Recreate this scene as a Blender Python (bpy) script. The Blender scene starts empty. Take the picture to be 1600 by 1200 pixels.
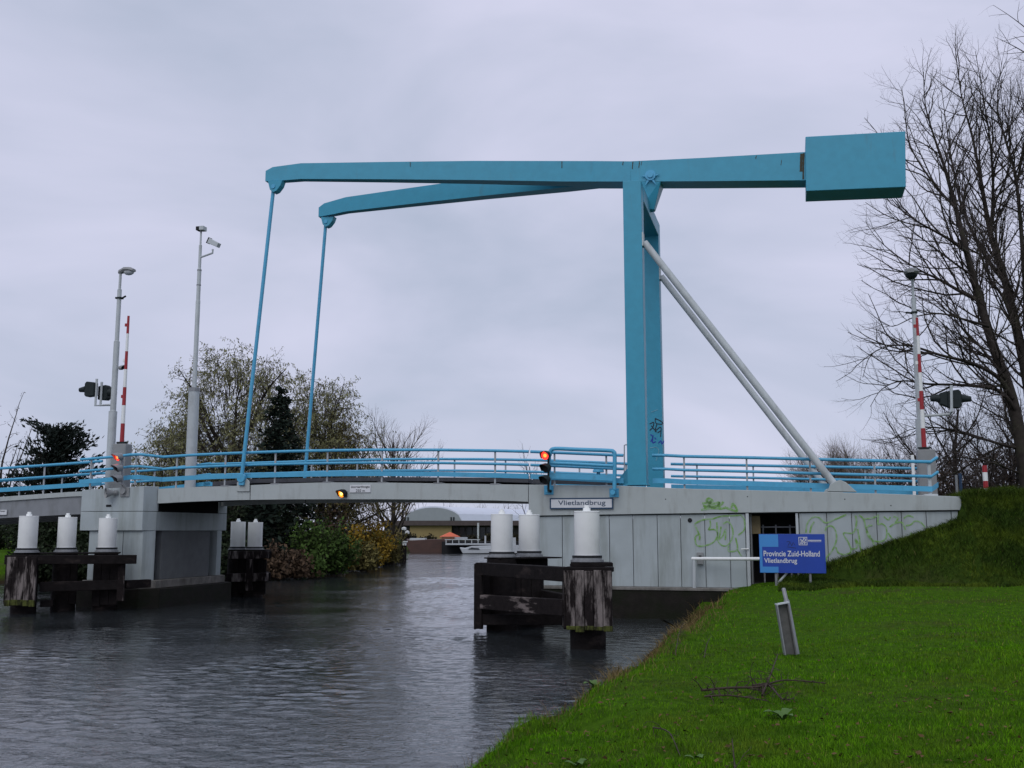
import bpy, bmesh, math, random
import numpy as np
from math import sin, cos, tan, atan, atan2, radians, pi, sqrt
from mathutils import Vector, Matrix

random.seed(7)
rng = np.random.default_rng(11)
scene = bpy.context.scene
COL = scene.collection

# ------------------------------------------------------------------ camera, sky, sun, exposure
FPX, HPX, HC = 1618.0, 229.0, 2.9            # focal length in photo pixels, horizon offset, eye height over the water
PITCH = atan(HPX / FPX)
cam_d = bpy.data.cameras.new("camera")
cam_d.sensor_width = 36.0
cam_d.lens = 36.0 * FPX / 1600.0
cam_d.clip_start = 0.1
cam_d.clip_end = 6000.0
cam = bpy.data.objects.new("camera", cam_d)
COL.objects.link(cam)
cam.location = (0, 0, HC)
cam.rotation_euler = (pi / 2 + PITCH, 0, 0)
scene.camera = cam

SUN_EL, SUN_AZ = radians(48), radians(200)    # azimuth clockwise from +Y : behind the camera
world = bpy.data.worlds.new("World")
scene.world = world
world.use_nodes = True
nt = world.node_tree
nt.nodes.clear()
def wn(t, **k):
    n = nt.nodes.new(t)
    for a, b in k.items():
        setattr(n, a, b)
    return n
out = wn("ShaderNodeOutputWorld")
bg = wn("ShaderNodeBackground")
bg.inputs["Strength"].default_value = 0.1
sky = wn("ShaderNodeTexSky", sky_type="NISHITA")
sky.sun_disc = False
sky.sun_elevation = SUN_EL
sky.sun_rotation = SUN_AZ
tc = wn("ShaderNodeTexCoord")
mp = wn("ShaderNodeMapping")
mp.inputs["Scale"].default_value = (1.0, 1.0, 2.6)
mp.inputs["Location"].default_value = (0.35, 0.2, 0.1)
n1 = wn("ShaderNodeTexNoise")
n1.inputs["Scale"].default_value = 2.3
n1.inputs["Detail"].default_value = 5.0
n1.inputs["Roughness"].default_value = 0.5
n1.inputs["Distortion"].default_value = 0.35
rp = wn("ShaderNodeValToRGB")
rp.color_ramp.elements[0].position = 0.34
rp.color_ramp.elements[0].color = (4.25, 4.75, 6.05, 1)
rp.color_ramp.elements[1].position = 0.66
rp.color_ramp.elements[1].color = (6.2, 6.3, 7.9, 1)
mx = wn("ShaderNodeMix", data_type="RGBA")
mx.inputs[0].default_value = 0.95
L = nt.links.new
L(tc.outputs["Generated"], mp.inputs["Vector"])
L(mp.outputs["Vector"], n1.inputs["Vector"])
L(n1.outputs["Fac"], rp.inputs["Fac"])
L(sky.outputs["Color"], mx.inputs[6])
L(rp.outputs["Color"], mx.inputs[7])
L(mx.outputs[2], bg.inputs["Color"])
L(bg.outputs["Background"], out.inputs["Surface"])

sun_d = bpy.data.lights.new("sun", "SUN")
sun_d.energy = 0.95
sun_d.angle = radians(45)
sun_d.color = (1.0, 0.98, 0.95)
sun = bpy.data.objects.new("sun", sun_d)
COL.objects.link(sun)
sd = Vector((sin(SUN_AZ) * cos(SUN_EL), cos(SUN_AZ) * cos(SUN_EL), sin(SUN_EL)))
sun.rotation_euler = (-sd).to_track_quat("-Z", "Y").to_euler()
sun.location = (0, -20, 40)

vs = scene.view_settings
vs.view_transform = "Standard"
vs.look = "None"
vs.gamma = 1.0
vs.use_curve_mapping = False
vs.exposure = 0.12
scene.render.film_transparent = False
scene.cycles.max_bounces = 6
scene.cycles.transparent_max_bounces = 8

# ------------------------------------------------------------------ frames of reference
CP, SP = cos(PITCH), sin(PITCH)
TH = radians(14.75)                            # the bridge runs 14.75 degrees off the picture plane
AX, BX = (cos(TH), -sin(TH)), (sin(TH), cos(TH))
Y0 = 35.5                                      # distance of the near pylon
WB = 4.8                                       # spacing of the two bridge sides
def ray(px, py):
    x = (px - 800) / FPX
    u = (600 - py) / FPX
    return (x, CP - u * SP, SP + u * CP)
def at(px, py, Y):
    r = ray(px, py)
    k = Y / r[1]
    return (r[0] * k, Y, HC + r[2] * k)
def gz(px, py, z=0.0):
    r = ray(px, py)
    k = (z - HC) / r[2]
    return (r[0] * k, r[1] * k, z)
OX, OY = at(995, 757, Y0)[:2]
def br(px, py, t=0.0):
    """seen point on the upright plane t of the bridge -> (s, z)"""
    r = ray(px, py)
    k = (t + OX * BX[0] + OY * BX[1]) / (r[0] * BX[0] + r[1] * BX[1])
    X, Y = r[0] * k - OX, r[1] * k - OY
    return (X * AX[0] + Y * AX[1], HC + r[2] * k)
def bs(px, py, t=0.0):
    return br(px, py, t)[0]
def bz(px, py, t=0.0):
    return br(px, py, t)[1]
def W(s, t, z=0.0):
    return (OX + s * AX[0] + t * BX[0], OY + s * AX[1] + t * BX[1], z)
def toB(x, y):
    dx, dy = x - OX, y - OY
    return dx * AX[0] + dy * AX[1], dx * BX[0] + dy * BX[1]

# ------------------------------------------------------------------ materials
def new_mat(name):
    m = bpy.data.materials.new(name)
    m.use_nodes = True
    return m, m.node_tree, m.node_tree.nodes["Principled BSDF"]
def mat(name, col, rough=0.6, var=0.15, scale=6.0, bump=0.0, bscale=40.0, metal=0.0, stain=None, stain_amt=0.0,
        stain_scale=(3, 3, 0.5), spec=0.5, emit=None, emit_s=0.0, island=0.0, stain_lo=0.5, stain_hi=0.72):
    m, t, p = new_mat(name)
    N, K = t.nodes.new, t.links.new
    tcn = N("ShaderNodeTexCoord")
    no = N("ShaderNodeTexNoise")
    no.inputs["Scale"].default_value = scale
    no.inputs["Detail"].default_value = 6
    no.inputs["Roughness"].default_value = 0.6
    K(tcn.outputs["Object"], no.inputs["Vector"])
    r = N("ShaderNodeValToRGB")
    r.color_ramp.elements[0].position = 0.28
    r.color_ramp.elements[1].position = 0.72
    a = [max(0, c * (1 - var)) for c in col]
    b = [min(1, c * (1 + var)) for c in col]
    r.color_ramp.elements[0].color = (*a, 1)
    r.color_ramp.elements[1].color = (*b, 1)
    K(no.outputs["Fac"], r.inputs["Fac"])
    cur = r.outputs["Color"]
    if island > 0:
        g = N("ShaderNodeNewGeometry")
        hs = N("ShaderNodeHueSaturation")
        ma = N("ShaderNodeMapRange")
        ma.inputs[3].default_value = 1 - island
        ma.inputs[4].default_value = 1 + island
        K(g.outputs["Random Per Island"], ma.inputs[0])
        K(ma.outputs[0], hs.inputs["Value"])
        K(cur, hs.inputs["Color"])
        cur = hs.outputs["Color"]
    if stain:
        mpn = N("ShaderNodeMapping")
        mpn.inputs["Scale"].default_value = stain_scale
        K(tcn.outputs["Object"], mpn.inputs["Vector"])
        n2 = N("ShaderNodeTexNoise")
        n2.inputs["Scale"].default_value = 1.0
        n2.inputs["Detail"].default_value = 8
        n2.inputs["Roughness"].default_value = 0.65
        K(mpn.outputs["Vector"], n2.inputs["Vector"])
        r2 = N("ShaderNodeValToRGB")
        r2.color_ramp.elements[0].position = stain_lo
        r2.color_ramp.elements[1].position = stain_hi
        r2.color_ramp.elements[0].color = (0, 0, 0, 1)
        r2.color_ramp.elements[1].color = (stain_amt,) * 3 + (1,)
        K(n2.outputs["Fac"], r2.inputs["Fac"])
        mm = N("ShaderNodeMix")
        mm.data_type = "RGBA"
        K(r2.outputs["Color"], mm.inputs[0])
        K(cur, mm.inputs[6])
        mm.inputs[7].default_value = (*stain, 1)
        cur = mm.outputs[2]
    K(cur, p.inputs["Base Color"])
    p.inputs["Roughness"].default_value = rough
    p.inputs["Metallic"].default_value = metal
    p.inputs["Specular IOR Level"].default_value = spec
    if bump > 0:
        nb = N("ShaderNodeTexNoise")
        nb.inputs["Scale"].default_value = bscale
        nb.inputs["Detail"].default_value = 5
        K(tcn.outputs["Object"], nb.inputs["Vector"])
        bu = N("ShaderNodeBump")
        bu.inputs["Strength"].default_value = bump
        bu.inputs["Distance"].default_value = 0.02
        K(nb.outputs["Fac"], bu.inputs["Height"])
        K(bu.outputs["Normal"], p.inputs["Normal"])
    if emit:
        p.inputs["Emission Color"].default_value = (*emit, 1)
        p.inputs["Emission Strength"].default_value = emit_s
    return m

M = {}
M["teal"] = mat("teal_paint", (0.036, 0.30, 0.44), 0.42, 0.07, 3, 0.02, 60, stain=(0.09, 0.075, 0.05), stain_amt=0.5, stain_scale=(2.2, 2.2, 0.35), stain_lo=0.60, stain_hi=0.85)
M["rail_blue"] = mat("rail_blue_paint", (0.070, 0.36, 0.57), 0.42, 0.08, 5, 0.0, stain=(0.05, 0.09, 0.10), stain_amt=0.5, stain_scale=(3, 3, 3), stain_lo=0.58, stain_hi=0.8)
M["concrete"] = mat("painted_concrete", (0.37, 0.42, 0.43), 0.8, 0.07, 1.4, 0.25, 55, stain=(0.17, 0.19, 0.16), stain_amt=0.75, stain_scale=(2.2, 2.2, 0.3), stain_lo=0.46, stain_hi=0.8)
M["girder"] = mat("painted_girder", (0.39, 0.43, 0.425), 0.7, 0.06, 1.5, 0.1, 60, stain=(0.16, 0.15, 0.12), stain_amt=0.55, stain_scale=(2.6, 2.6, 0.5), stain_lo=0.52, stain_hi=0.8)
M["dark_girder"] = mat("grey_girder", (0.22, 0.235, 0.25), 0.75, 0.1, 2, 0.2, 50, stain=(0.1, 0.1, 0.09), stain_amt=0.6, stain_scale=(2, 2, 0.6))
M["deck_edge"] = mat("deck_steel", (0.085, 0.085, 0.095), 0.7, 0.2, 4)
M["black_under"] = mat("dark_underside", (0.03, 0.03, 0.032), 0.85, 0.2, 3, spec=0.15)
M["deep_shade"] = mat("painted_deep_shade", (0.010, 0.010, 0.010), 0.95, 0.3, 3, spec=0.1)  # near-black: shade under the deck and in the pier recesses, put into the colour
M["asphalt"] = mat("asphalt", (0.05, 0.05, 0.052), 0.9, 0.2, 20, 0.5, 90)
M["plinth"] = mat("wet_plinth", (0.016, 0.014, 0.012), 0.6, 0.35, 3, 0.6, 20, stain=(0.010, 0.013, 0.006), stain_amt=0.9, stain_scale=(1.2, 1.2, 2), stain_lo=0.4, stain_hi=0.65, spec=0.12)
M["plinth_top"] = mat("plinth_concrete", (0.19, 0.18, 0.165), 0.8, 0.25, 3, 0.5, 30, stain=(0.05, 0.05, 0.035), stain_amt=0.9, stain_scale=(2, 2, 1), stain_lo=0.42, stain_hi=0.7)
M["pole"] = mat("grey_pole_paint", (0.47, 0.51, 0.52), 0.5, 0.06, 4, stain=(0.22, 0.23, 0.22), stain_amt=0.5, stain_scale=(3, 3, 1))
M["post"] = mat("galvanised_post", (0.34, 0.36, 0.37), 0.5, 0.1, 8)
M["white"] = mat("white_paint", (0.80, 0.82, 0.80), 0.55, 0.03, 4, 0.05, 30, stain=(0.45, 0.45, 0.40), stain_amt=0.5, stain_scale=(2.5, 2.5, 0.8), stain_lo=0.56, stain_hi=0.85)
M["white_clean"] = mat("white_sign_paint", (0.62, 0.64, 0.66), 0.5, 0.03, 3)
M["red"] = mat("red_paint", (0.33, 0.018, 0.024), 0.45, 0.1, 5)
M["navy"] = mat("navy_paint", (0.012, 0.045, 0.10), 0.5, 0.1, 5)
M["sign_blue"] = mat("sign_blue", (0.012, 0.055, 0.36), 0.4, 0.08, 2)
M["sign_light"] = mat("sign_light_blue", (0.05, 0.25, 0.60), 0.4, 0.05, 2)
M["black"] = mat("black_plastic", (0.014, 0.015, 0.017), 0.6, 0.15, 5, spec=0.2)
M["signal"] = mat("signal_dark_green", (0.020, 0.028, 0.029), 0.6, 0.15, 6, spec=0.2)
M["grey_box"] = mat("grey_cabinet", (0.24, 0.25, 0.25), 0.55, 0.08, 4)
M["channel"] = mat("dark_channel", (0.10, 0.10, 0.095), 0.7, 0.3, 9)  # darker grey for the web and right flange of the channel post
M["pier_side"] = mat("shaded_concrete", (0.13, 0.14, 0.145), 0.85, 0.15, 2, 0.2, 50)  # pier concrete darkened, the shade below the deck painted into its colour
M["steel"] = mat("worn_steel", (0.25, 0.26, 0.27), 0.45, 0.15, 8, metal=0.3)
M["glass"] = mat("lamp_glass", (0.55, 0.58, 0.60), 0.2, 0.03, 3)
M["lit_red"] = mat("lit_red_lens", (0.8, 0.03, 0.02), 0.4, 0.0, emit=(1.0, 0.035, 0.02), emit_s=2.2)
M["lit_core"] = mat("lit_lamp_core", (0.8, 0.3, 0.05), 0.4, 0.0, emit=(1.0, 0.20, 0.03), emit_s=3.0)
M["lit_amber"] = mat("lit_amber_lens", (0.8, 0.3, 0.03), 0.4, 0.0, emit=(1.0, 0.26, 0.02), emit_s=1.6)
M["lit_yellow"] = mat("lit_amber_core", (0.8, 0.5, 0.1), 0.4, 0.0, emit=(1.0, 0.62, 0.12), emit_s=4.0)
M["graffiti"] = mat("graffiti_green", (0.18, 0.37, 0.08), 0.8, 0.2, 9, stain=(0.33, 0.41, 0.36), stain_amt=0.85, stain_scale=(9, 9, 9), stain_lo=0.42, stain_hi=0.66)
M["ink"] = mat("graffiti_black", (0.012, 0.015, 0.03), 0.7, 0.1, 5)
M["ink_blue"] = mat("graffiti_blue", (0.02, 0.05, 0.38), 0.7, 0.1, 5)
M["ink_pale"] = mat("graffiti_pale", (0.16, 0.38, 0.48), 0.7, 0.1, 5)
M["plywood"] = mat("plywood", (0.20, 0.155, 0.075), 0.7, 0.15, 4)
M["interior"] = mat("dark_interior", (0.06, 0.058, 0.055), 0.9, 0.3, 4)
M["rust_dark"] = mat("rust_run", (0.055, 0.05, 0.03), 0.85, 0.3, 20)
M["rust"] = mat("rusty_steel", (0.16, 0.075, 0.04), 0.8, 0.35, 8)
def wood_mat():
    """weathered oak: pale grey bleached patches over black wet timber"""
    return mat("weathered_timber", (0.013, 0.010, 0.010), 0.85, 0.4, 6, 0.8, 25, stain=(0.20, 0.175, 0.165), stain_amt=0.95,
               stain_scale=(3.6, 3.6, 0.7), stain_lo=0.49, stain_hi=0.60, spec=0.12)
M["timber_pale"] = wood_mat()
M["timber"] = mat("dark_timber", (0.010, 0.008, 0.008), 0.8, 0.45, 5, 0.7, 25, stain=(0.055, 0.042, 0.038), stain_amt=0.8, stain_scale=(1.2, 1.2, 3), stain_lo=0.56, stain_hi=0.75, spec=0.12)
M["timber_h"] = mat("worn_beam", (0.013, 0.010, 0.010), 0.85, 0.4, 6, 0.8, 25, stain=(0.19, 0.16, 0.15), stain_amt=0.9, stain_scale=(0.8, 0.8, 3.5), stain_lo=0.54, stain_hi=0.62, spec=0.12)
M["timber_moss"] = mat("mossy_timber", (0.07, 0.08, 0.022), 0.9, 0.45, 8, 0.8, 30, stain=(0.012, 0.012, 0.008), stain_amt=0.9, stain_scale=(7, 7, 1.5), stain_lo=0.45, stain_hi=0.6, spec=0.1)
M["bark"] = mat("bark", (0.038, 0.032, 0.028), 0.9, 0.3, 5, 0.6, 30, spec=0.1, stain=(0.06, 0.065, 0.035), stain_amt=0.6, stain_scale=(1, 1, 1))
M["bark_brown"] = mat("bark_brown", (0.075, 0.058, 0.045), 0.9, 0.3, 5)
M["twig"] = mat("twig", (0.080, 0.066, 0.060), 0.9, 0.25, 4, spec=0.1)
M["twig_tan"] = mat("twig_tan", (0.13, 0.10, 0.075), 0.9, 0.25, 4)
def leaf(name, col, isl=0.45):
    return mat(name, col, 0.8, 0.3, 1.2, island=isl, spec=0.1)
M["leaf_willow"] = leaf("willow_leaf", (0.185, 0.185, 0.088))
M["leaf_conifer"] = leaf("conifer_needles", (0.017, 0.026, 0.019))
M["leaf_cedar"] = leaf("cedar_needles", (0.020, 0.028, 0.024))
M["leaf_green"] = leaf("shrub_green", (0.050, 0.088, 0.020))
M["leaf_bank"] = leaf("bank_brush", (0.030, 0.028, 0.016))
M["leaf_dark"] = leaf("shrub_dark_green", (0.022, 0.032, 0.016))
M["leaf_yellow"] = leaf("shrub_yellow", (0.29, 0.19, 0.028))
M["leaf_olive"] = leaf("shrub_olive", (0.125, 0.11, 0.038))
M["leaf_brown"] = leaf("shrub_brown", (0.075, 0.050, 0.032))
M["weed"] = leaf("weed_leaf", (0.09, 0.16, 0.05), 0.25)
M["dead"] = mat("dead_stem", (0.045, 0.030, 0.022), 0.9, 0.3, 6)
M["fallen"] = leaf("fallen_leaf", (0.10, 0.062, 0.028), 0.5)
M["straw"] = leaf("dead_grass", (0.15, 0.11, 0.045), 0.4)
M["hall_wall"] = mat("hall_gable", (0.28, 0.31, 0.33), 0.7, 0.05, 1)
M["hall_roof"] = mat("hall_roof", (0.62, 0.66, 0.74), 0.6, 0.03, 1)
M["shed_roof"] = mat("shed_fascia", (0.07, 0.055, 0.052), 0.8, 0.2, 2)
M["shed_wall"] = mat("shed_wall", (0.05, 0.045, 0.045), 0.8, 0.2, 2)
M["ochre"] = mat("ochre_wall", (0.27, 0.205, 0.085), 0.8, 0.08, 0.6)
M["window"] = mat("dark_window", (0.03, 0.035, 0.04), 0.15, 0.1, 2)
M["barge"] = mat("barge_hull", (0.065, 0.030, 0.022), 0.6, 0.2, 1, stain=(0.02, 0.015, 0.012), stain_amt=0.7, stain_scale=(.3, .3, 1))
M["orange"] = mat("orange_canvas", (0.60, 0.13, 0.06), 0.8, 0.06, 2)
M["boat_white"] = mat("boat_white", (0.42, 0.45, 0.47), 0.4, 0.06, 2)

# ------------------------------------------------------------------ mesh helpers
BASE = {}                                      # root name -> (frame, base)
class MB:
    def __init__(self):
        self.v, self.f = [], []
    def add(self, vs, fs):
        o = len(self.v)
        self.v += [tuple(p) for p in vs]
        self.f += [tuple(i + o for i in f) for f in fs]
        return self
    def box(self, a0, a1, b0, b1, c0, c1):
        return self.add([(a0, b0, c0), (a1, b0, c0), (a1, b1, c0), (a0, b1, c0), (a0, b0, c1), (a1, b0, c1), (a1, b1, c1), (a0, b1, c1)],
                        [(0, 3, 2, 1), (4, 5, 6, 7), (0, 1, 5, 4), (1, 2, 6, 5), (2, 3, 7, 6), (3, 0, 4, 7)])
    def hexa(self, lo, hi):
        """two quads, matching order, joined"""
        return self.add(list(lo) + list(hi), [(3, 2, 1, 0), (4, 5, 6, 7), (0, 1, 5, 4), (1, 2, 6, 5), (2, 3, 7, 6), (3, 0, 4, 7)])
    def prism(self, poly, t0, t1):
        """polygon of (s, z) pushed from t0 to t1 (each a number or a function of s)"""
        n = len(poly)
        f0 = t0 if callable(t0) else (lambda s: t0)
        f1 = t1 if callable(t1) else (lambda s: t1)
        vs = [(s, f0(s), z) for s, z in poly] + [(s, f1(s), z) for s, z in poly]
        fs = [tuple(range(n)), tuple(range(2 * n - 1, n - 1, -1))]
        fs += [(i, i + n, (i + 1) % n + n, (i + 1) % n) for i in range(n)]
        return self.add(vs, fs)
    def slab(self, poly, z0, z1):
        n = len(poly)
        vs = [(x, y, z0) for x, y in poly] + [(x, y, z1) for x, y in poly]
        fs = [tuple(range(n - 1, -1, -1)), tuple(range(n, 2 * n))]
        fs += [(i, (i + 1) % n, (i + 1) % n + n, i + n) for i in range(n)]
        return self.add(vs, fs)
    def strip(self, bot, top, t0, t1):
        """long body with lower line bot and upper line top, both lists of (s, z) with equal s"""
        n = len(bot)
        vs = []
        for (s, zb), (_, zt) in zip(bot, top):
            vs += [(s, t0, zb), (s, t1, zb), (s, t1, zt), (s, t0, zt)]
        fs = []
        for i in range(n - 1):
            a = 4 * i
            for j in range(4):
                k = (j + 1) % 4
                fs.append((a + j, a + 4 + j, a + 4 + k, a + k))
        fs += [(0, 1, 2, 3), (4 * n - 4, 4 * n - 1, 4 * n - 2, 4 * n - 3)]
        return self.add(vs, fs)
    def tube(self, pts, r, n=8, caps=True):
        pts = [Vector(p) for p in pts]
        m = len(pts)
        rs = r if isinstance(r, (list, tuple)) else [r] * m
        vs, fs = [], []
        prev = None
        for i, p in enumerate(pts):
            d = (pts[min(i + 1, m - 1)] - pts[max(i - 1, 0)])
            d.normalize()
            if prev is None:
                ref = Vector((0, 0, 1)) if abs(d.z) < 0.9 else Vector((1, 0, 0))
                u = d.cross(ref).normalized()
            else:
                u = (prev - d * prev.dot(d)).normalized()
            prev = u
            w = d.cross(u)
            for k in range(n):
                a = 2 * pi * k / n
                vs.append(p + (u * cos(a) + w * sin(a)) * rs[i])
        for i in range(m - 1):
            for k in range(n):
                a, b = i * n + k, i * n + (k + 1) % n
                fs.append((a, b, b + n, a + n))
        if caps:
            fs += [tuple(range(n - 1, -1, -1)), tuple(range((m - 1) * n, m * n))]
        return self.add(vs, fs)
    def lathe(self, c, prof, n=20):
        """prof of (r, z) from the bottom up, about the upright axis at c"""
        m = len(prof)
        vs = [(c[0] + r * cos(2 * pi * k / n), c[1] + r * sin(2 * pi * k / n), c[2] + z) for r, z in prof for k in range(n)]
        fs = [(i * n + k, i * n + (k + 1) % n, (i + 1) * n + (k + 1) % n, (i + 1) * n + k) for i in range(m - 1) for k in range(n)]
        fs += [tuple(range(n - 1, -1, -1)), tuple(range((m - 1) * n, m * n))]
        return self.add(vs, fs)
    def disc(self, c, r, axis, h, n=14):
        c = Vector(c)
        axis = Vector(axis).normalized()
        return self.tube([c, c + axis * h], r, n)
    def ribbon(self, pts, w, t):
        """flat stroke on the plane t; pts of (s, z)"""
        P = smooth(pts)
        vs, fs = [], []
        for i, (s, z) in enumerate(P):
            a, b = P[max(i - 1, 0)], P[min(i + 1, len(P) - 1)]
            dx, dz = b[0] - a[0], b[1] - a[1]
            l = sqrt(dx * dx + dz * dz) or 1
            ww = w * (0.8 + 0.35 * random.random())
            nx, nz = -dz / l * ww / 2, dx / l * ww / 2
            vs += [(s + nx, t, z + nz), (s - nx, t, z - nz), (s + nx, t + .004, z + nz), (s - nx, t + .004, z - nz)]
        for i in range(len(P) - 1):
            a = 4 * i
            fs += [(a, a + 4, a + 5, a + 1), (a, a + 2, a + 6, a + 4), (a + 1, a + 5, a + 7, a + 3)]
        return self.add(vs, fs)
    def build(self, name, m, parent=None, frame=None, base=None, bevel=0.0, shade=False, segs=1):
        if parent is not None:
            frame, base = BASE[parent.name]
        elif base is None:
            frame, base = frame or "w", (0, 0, 0)
        frame = frame or "w"
        me = bpy.data.meshes.new(name)
        b = base
        me.from_pydata([(x - b[0], y - b[1], z - b[2]) for x, y, z in self.v], [], self.f)
        bm = bmesh.new()
        bm.from_mesh(me)
        bmesh.ops.recalc_face_normals(bm, faces=bm.faces)
        if bevel > 0:
            ed = [e for e in bm.edges if len(e.link_faces) == 2 and e.calc_face_angle(0) > 0.5]
            bmesh.ops.bevel(bm, geom=ed, offset=bevel, segments=segs, affect="EDGES", clamp_overlap=True)
        bm.to_mesh(me)
        bm.free()
        if shade:
            me.shade_smooth()
            try:
                me.set_sharp_from_angle(angle=radians(40))
            except Exception:
                pass
        me.materials.append(M[m] if isinstance(m, str) else m)
        o = bpy.data.objects.new(name, me)
        COL.objects.link(o)
        BASE[o.name] = (frame, base)
        if parent is not None:
            o.parent = parent
        else:
            place(o, frame, base)
        return o
def smooth(pts, k=6):
    """Catmull-Rom through pts"""
    if len(pts) < 3:
        return list(pts)
    P = [pts[0]] + list(pts) + [pts[-1]]
    res = []
    for i in range(1, len(P) - 2):
        p0, p1, p2, p3 = P[i - 1], P[i], P[i + 1], P[i + 2]
        for j in range(k):
            u = j / k
            res.append(tuple(0.5 * (2 * b + (c - a) * u + (2 * a - 5 * b + 4 * c - d) * u * u + (3 * b - a - 3 * c + d) * u ** 3)
                             for a, b, c, d in zip(p0, p1, p2, p3)))
    res.append(tuple(pts[-1]))
    return res
def place(o, frame, base):
    if frame == "b":
        o.location = W(*base)
        o.rotation_euler = (0, 0, -TH)
    else:
        o.location = base
def tag(o, label=None, cat=None, group=None, kind=None):
    if label: o["label"] = label
    if cat: o["category"] = cat
    if group: o["group"] = group
    if kind: o["kind"] = kind
    return o
def thing(name, label, cat, frame, base, group=None):
    o = bpy.data.objects.new(name, None)
    o.empty_display_size = 0.3
    COL.objects.link(o)
    BASE[o.name] = (frame, base)
    place(o, frame, base)
    return tag(o, label, cat, group)
def copy_tree(o, parent=None):
    c = o.copy()
    COL.objects.link(c)
    BASE[c.name] = BASE[o.name]
    if parent is not None:
        c.parent = parent
    for ch in list(o.children):
        copy_tree(ch, c)
    return c
def np_mesh(name, verts, faces, m, parent=None, base=(0, 0, 0), smooth_on=False):
    """faces: (n,3) or (n,4) int array; verts (n,3) in world"""
    me = bpy.data.meshes.new(name)
    verts = np.asarray(verts, dtype=np.float32)
    if parent is not None:
        fr, b = BASE[parent.name]
        base = b
    verts = verts - np.asarray(base, dtype=np.float32)
    k = faces.shape[1]
    me.vertices.add(len(verts))
    me.vertices.foreach_set("co", verts.ravel())
    me.loops.add(faces.size)
    me.loops.foreach_set("vertex_index", faces.astype(np.int32).ravel())
    me.polygons.add(len(faces))
    me.polygons.foreach_set("loop_start", np.arange(0, faces.size, k, dtype=np.int32))
    me.polygons.foreach_set("loop_total", np.full(len(faces), k, dtype=np.int32))
    me.update(calc_edges=True)
    me.validate()
    if smooth_on:
        me.shade_smooth()
    me.materials.append(M[m] if isinstance(m, str) else m)
    o = bpy.data.objects.new(name, me)
    COL.objects.link(o)
    BASE[o.name] = ("w", tuple(base))
    if parent is not None:
        o.parent = parent
    else:
        o.location = base
    return o
def text_mesh(name, txt, s0, s1, z0, z1, t, m, parent, bold=0.0):
    cu = bpy.data.curves.new(name, "FONT")
    cu.body = txt
    cu.extrude = 0.002
    cu.offset = bold
    ob = bpy.data.objects.new(name, cu)
    COL.objects.link(ob)
    dg = bpy.context.evaluated_depsgraph_get()
    me = bpy.data.meshes.new_from_object(ob.evaluated_get(dg))
    COL.objects.unlink(ob)
    bpy.data.objects.remove(ob)
    bpy.data.curves.remove(cu)
    co = np.array([v.co[:] for v in me.vertices])
    lo, hi = co.min(0), co.max(0)
    fr, b = BASE[parent.name]
    for v in me.vertices:
        x = s0 + (v.co.x - lo[0]) / (hi[0] - lo[0]) * (s1 - s0)
        z = z0 + (v.co.y - lo[1]) / (hi[1] - lo[1]) * (z1 - z0)
        v.co = (x - b[0], t + v.co.z - b[1], z - b[2])
    me.materials.clear()
    me.materials.append(M[m])
    o = bpy.data.objects.new(name, me)
    COL.objects.link(o)
    BASE[o.name] = (fr, b)
    o.parent = parent
    return o
def interp(pts):
    xs = [p[0] for p in pts]
    ys = [p[1] for p in pts]
    return lambda x: float(np.interp(x, xs, ys))

# ------------------------------------------------------------------ ground and water
def shore_from(pts):
    return [gz(px, py, 0)[:2] for px, py in pts]
RIGHT_SHORE = [(-7, -60), (-6, -10), (-3.4, 4), (-1.95, 8.5), (-.88, 11.2)] + shore_from([(742, 1196), (815, 1158), (862, 1132), (900, 1112), (938, 1086), (962, 1066), (984, 1050), (1022, 1020), (1056, 998)]) \
    + [W(1.6, -0.75)[:2], W(1.2, 0.6)[:2], W(-2.2, 1.2)[:2], W(-2.6, 6.5)[:2], W(-1, 30)[:2], W(2, 118)[:2]]
LEFT_SHORE = [gz(-260, 918)[:2], gz(-60, 914)[:2], gz(60, 911)[:2], gz(420, 904)[:2], gz(520, 892)[:2], gz(628, 878)[:2], (-13.5, 112), (-70, 150)]
WATER = RIGHT_SHORE + [(60, 152), (-12, 150)] + LEFT_SHORE[::-1] + [(-90, 40), (-120, -60)]
def water_dist(X, Y):
    """signed distance from the water's edge, positive on land"""
    P = np.array(WATER)
    Q = np.roll(P, -1, 0)
    d = np.full(X.shape, 1e9)
    ins = np.zeros(X.shape, bool)
    for (x0, y0), (x1, y1) in zip(P, Q):
        ex, ey = x1 - x0, y1 - y0
        l2 = ex * ex + ey * ey
        u = np.clip(((X - x0) * ex + (Y - y0) * ey) / l2, 0, 1)
        d = np.minimum(d, np.hypot(X - x0 - u * ex, Y - y0 - u * ey))
        c = (y0 > Y) != (y1 > Y)
        with np.errstate(divide="ignore", invalid="ignore"):
            xi = x0 + (Y - y0) * ex / (ey if ey != 0 else 1e-9)
        ins ^= c & (X < xi)
    return np.where(ins, -d, d)
def sstep(a, b, x):
    u = np.clip((x - a) / (b - a), 0, 1)
    return u * u * (3 - 2 * u)
class Waves:
    """smooth random field from a few sines"""
    def __init__(self, seed, lmin, lmax, n):
        g = np.random.default_rng(seed)
        self.k = 2 * pi / np.exp(g.uniform(np.log(lmin), np.log(lmax), n))
        self.a = g.uniform(0, 2 * pi, n)
        self.p = g.uniform(0, 2 * pi, n)
    def __call__(self, X, Y):
        r = np.zeros(X.shape)
        for k, a, p in zip(self.k, self.a, self.p):
            r += np.sin(k * (X * cos(a) + Y * sin(a)) + p)
        return r / sqrt(len(self.k))
BUMPS = Waves(3, 0.6, 5.0, 14)
HILLS = Waves(5, 8.0, 40.0, 8)
EMB_TOP = 3.86
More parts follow.
